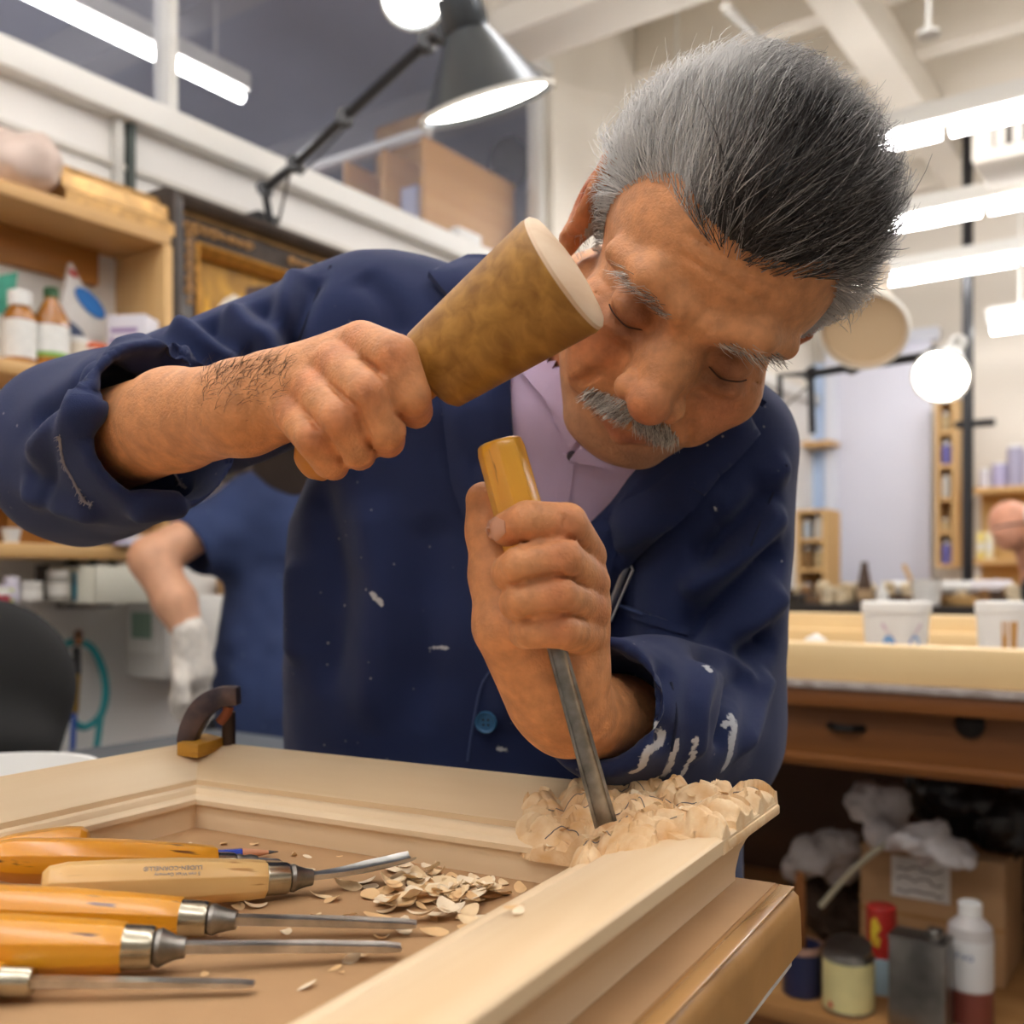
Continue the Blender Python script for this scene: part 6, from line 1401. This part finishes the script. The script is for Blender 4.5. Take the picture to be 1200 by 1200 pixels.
b0 = onA(1139, 570, AF-.3)[0]; b1 = b0+1.4; z = onA(1170, 570, AF-.3)[2]; ws = thing('wall_shelf', 'long pine shelf on the far wall above the old man', 'shelf', tuple(RM(b0+.7, AF-.15, z)), RZ); MB().rbox((b0, b1), (AF-.3, AF), (z-.035, z)).build('shelf_board', PLY, ws, .003); MB().rbox((b0, b1), (AF-.03, AF), (z-.62, z-.035)).build('back_panel', wood('peg_panel', 'c99a54', 'd8b070', 0, .6, 6), ws); MB().rbox((b0, b1), (AF-.25, AF-.03), (z-.45, z-.42)).build('shelf_board', PLY, ws, .003)
for i, (px, w, h, c, lab) in enumerate(((1172, 9, 26, 'b4accc', 'short lilac pot on the long far shelf'), (1190, 9, 44, 'a9a4bc', 'tall grey-lilac pot on the long far shelf'), (1205, 9, 40, 'c4bcc8', 'pale pot at the frame edge on the long far shelf'), (1154, 6, 20, 'd2ccd2', 'small white pot at the left end of the long far shelf'))):
    p, s = spotA(px, z, AF-.2-.03*(i % 2)); vessel('jar', lab, 'jar', p, [(w*s,0),(w*s,h*s),(w*.8*s,h*1.05*s)], mat('potc_'+c, c, .5), (('lid', [(w*.9*s,h*1.02*s),(w*.9*s,h*1.12*s)], WHT),), 'pots on the long far shelf', 16)
for i, (px, py, c, lab) in enumerate(((1150, 622, 'e6d27a', 'yellow packet below the long far shelf'), (1160, 622, 'efe6c0', 'cream packet beside the yellow one below the far shelf'))):
    p, s = spotA(px, z-.42, AF-.15); t = thing('packet', lab, 'packet', tuple(p), RZ); MB().box((-4*s,-.03,0), (4*s,.03,32*s)).build('body', mat('pk_'+c, c, .6), t, .003, local=True); MB().box((-3*s,-.0305,10*s), (3*s,-.03,20*s)).build('label', LBLW, t, local=True)
# old man at the far right
om = thing('person', 'bald white-haired man in glasses and a dark shirt working at the far right', 'person', tuple(P(1205, 700, 4.6)-Vector((0,0,P(1205,700,4.6).z)))); Yo = 4.5
s_ = SDF(); hd = P(1186, 614, Yo); RR = np.array(Euler((0, -.5, .5)).to_matrix(), dtype=np.float32)
s_.ell(hd, (.085, .10, .105), RR, .02); s_.ell(hd+Vector((-.03,-.03,-.05)), (.06,.065,.07), None, .03); s_.ell(hd+Vector((-.085,-.05,-.04)), (.022,.016,.018), None, .015); s_.cone(hd+Vector((.05,0,-.05)), P(1225, 690, Yo+.05), .06, .07, .03); s_.ell(hd+Vector((.03,-.085,-.02)), (.018,.014,.03), None, .005)
s_.cone(P(1225, 690, Yo+.05), P(1240, 860, Yo+.1), .1, .12, .05); a, b = s_.mesh(.008); npmesh('body', a, b, mat('rosy_skin', 'd99a7c', .5, var=.1, vs=30, sss=.05), om)
s_ = SDF(); s_.ell(hd+Vector((.045,-.03,.02)), (.062,.082,.062), None, .01); s_.ell(hd+Vector((.06,.02,-.02)), (.06,.08,.075), None, .02); s_.func(hd-Vector((.3,.3,.3)), hd+Vector((.3,.3,.3)), lambda X, c=A3(hd+Vector((.02,0,.03))): np.maximum(-((X-c)@np.array((.8,.0,-.6), dtype=np.float32)), np.linalg.norm(X-c, axis=1)-.3)*1.0, .004, 'sub') if False else None
a, b = s_.mesh(.008); npmesh('hair', a, b, mat('white_hair', 'd8d4d0', .8), om)
MB().tube([hd+Vector((.02,-.10,.0)), hd+Vector((-.07,-.09,-.01)), hd+Vector((-.10,-.05,-.02))], .004, 6).build('glasses', BLK, om)
s_ = SDF(); s_.chain([P(1232, 690, Yo+.08), P(1250, 820, Yo+.12), P(1250, 1000, Yo+.12)], [.12, .19, .2], .05); s_.chain([P(1218, 690, Yo), P(1200, 780, Yo-.1)], [.075, .065], .04); a, b = s_.mesh(.012); npmesh('shirt', a, b, mat('charcoal_shirt', '26282c', .9, var=.15, vs=10), om)
# small things near him and the vent
p, s = spotA(1147, 1.02, AF-.6); 
ft = thing('low_cabinet', 'low grey cabinet below the far shelves', 'cabinet', tuple(RM(onA(1150,690,AF-.6)[0], AF-.5, 0)), RZ); b_ = onA(1096,690,AF-.6)[0]; MB().rbox((b_, b_+1.6), (AF-.7, AF-.02), (0, .98)).build('body', mat('taupe_cabinet', '8a7d74', .6), ft, .005); MB().rbox((b_-.02, b_+1.62), (AF-.72, AF-.01), (.98, 1.01)).build('top', PLY, ft, .003)
for b in (.4, .8, 1.2): MB().rbox((b_+b-.004, b_+b+.004), (AF-.705, AF-.69), (.1, .95)).build('door_gap', BLK, ft)
for i, (px, w, h, c, lab) in enumerate(((1146, 6, 30, 'd9b62a', 'yellow bottle on the grey cabinet by the black pole'), (1156, 7, 22, '5a78b0', 'blue bottle next to the yellow bottle on the grey cabinet'), (1168, 6, 24, 'cfd2d4', 'clear jar on the grey cabinet beside the blue bottle'), (1176, 5, 18, '9aa0a4', 'grey jar on the grey cabinet near the old man'))):
    p, s = spotA(px, 1.01, AF-.5); vessel('bottle', lab, 'bottle', p, [(w*s,0),(w*s,h*.7*s),(w*.4*s,h*.85*s),(w*.4*s,h*s)], mat('fb_'+c, c, .4), (('cap', [(w*.5*s,h*.95*s),(w*.5*s,h*1.1*s)], WHT),), None, 14)
b_, a_, z_ = onA(1150, 185, 4.2); vt = thing('air_vent', 'cream ceiling air unit with a slotted grille between the strip lights', 'vent', tuple(RM(b_+.4, a_+.2, z_)), RZ)
MB().rbox((b_-.04, b_+1.0), (a_, a_+.34), (z_-.02, z_+.20)).build('casing', CREAM, vt, .03); MB().rbox((b_+.04, b_+.9), (a_-.006, a_+.002), (z_+.03, z_+.16)).build('grille_back', mat('grille_dark', '5a5652', .6), vt)
for i in range(14): MB().rbox((b_+.05+i*.06, b_+.085+i*.06), (a_-.014, a_-.004), (z_+.03, z_+.16)).build('slat', CREAM, vt)
MB().tube([RM(b_+.5, a_+.25, z_+.2), RM(b_+.5, a_+.25, CEIL)], .02, 8).build('hanger', HOUS, vt)
b_, a_, z_ = onA(1088, 42, 3.04); sp = thing('sprinkler', 'small white sprinkler head on the ceiling beam', 'sprinkler', tuple(RM(b_, a_, z_)), RZ); MB().lathe([(.03,0),(.03,.012),(.008,.02),(.008,.05)], 16).build('head', HOUS, sp, local=True); MB().tube([Vector((0,0,.05)), Vector((0,.03,CEIL-.30-z_))], .009, 8).build('pipe', HOUS, sp, local=True)
for i, pts in enumerate((((850, 8, 2.9), (905, 60, 3.6)), )): t = MB().tube([P(*pts[0]), P(*pts[1])], .015, 8).build('ceiling_conduit', mat('grey_conduit', 'a9a49a', .5, .4)); tag(t, 'grey conduit running across the ceiling above the man', 'conduit')
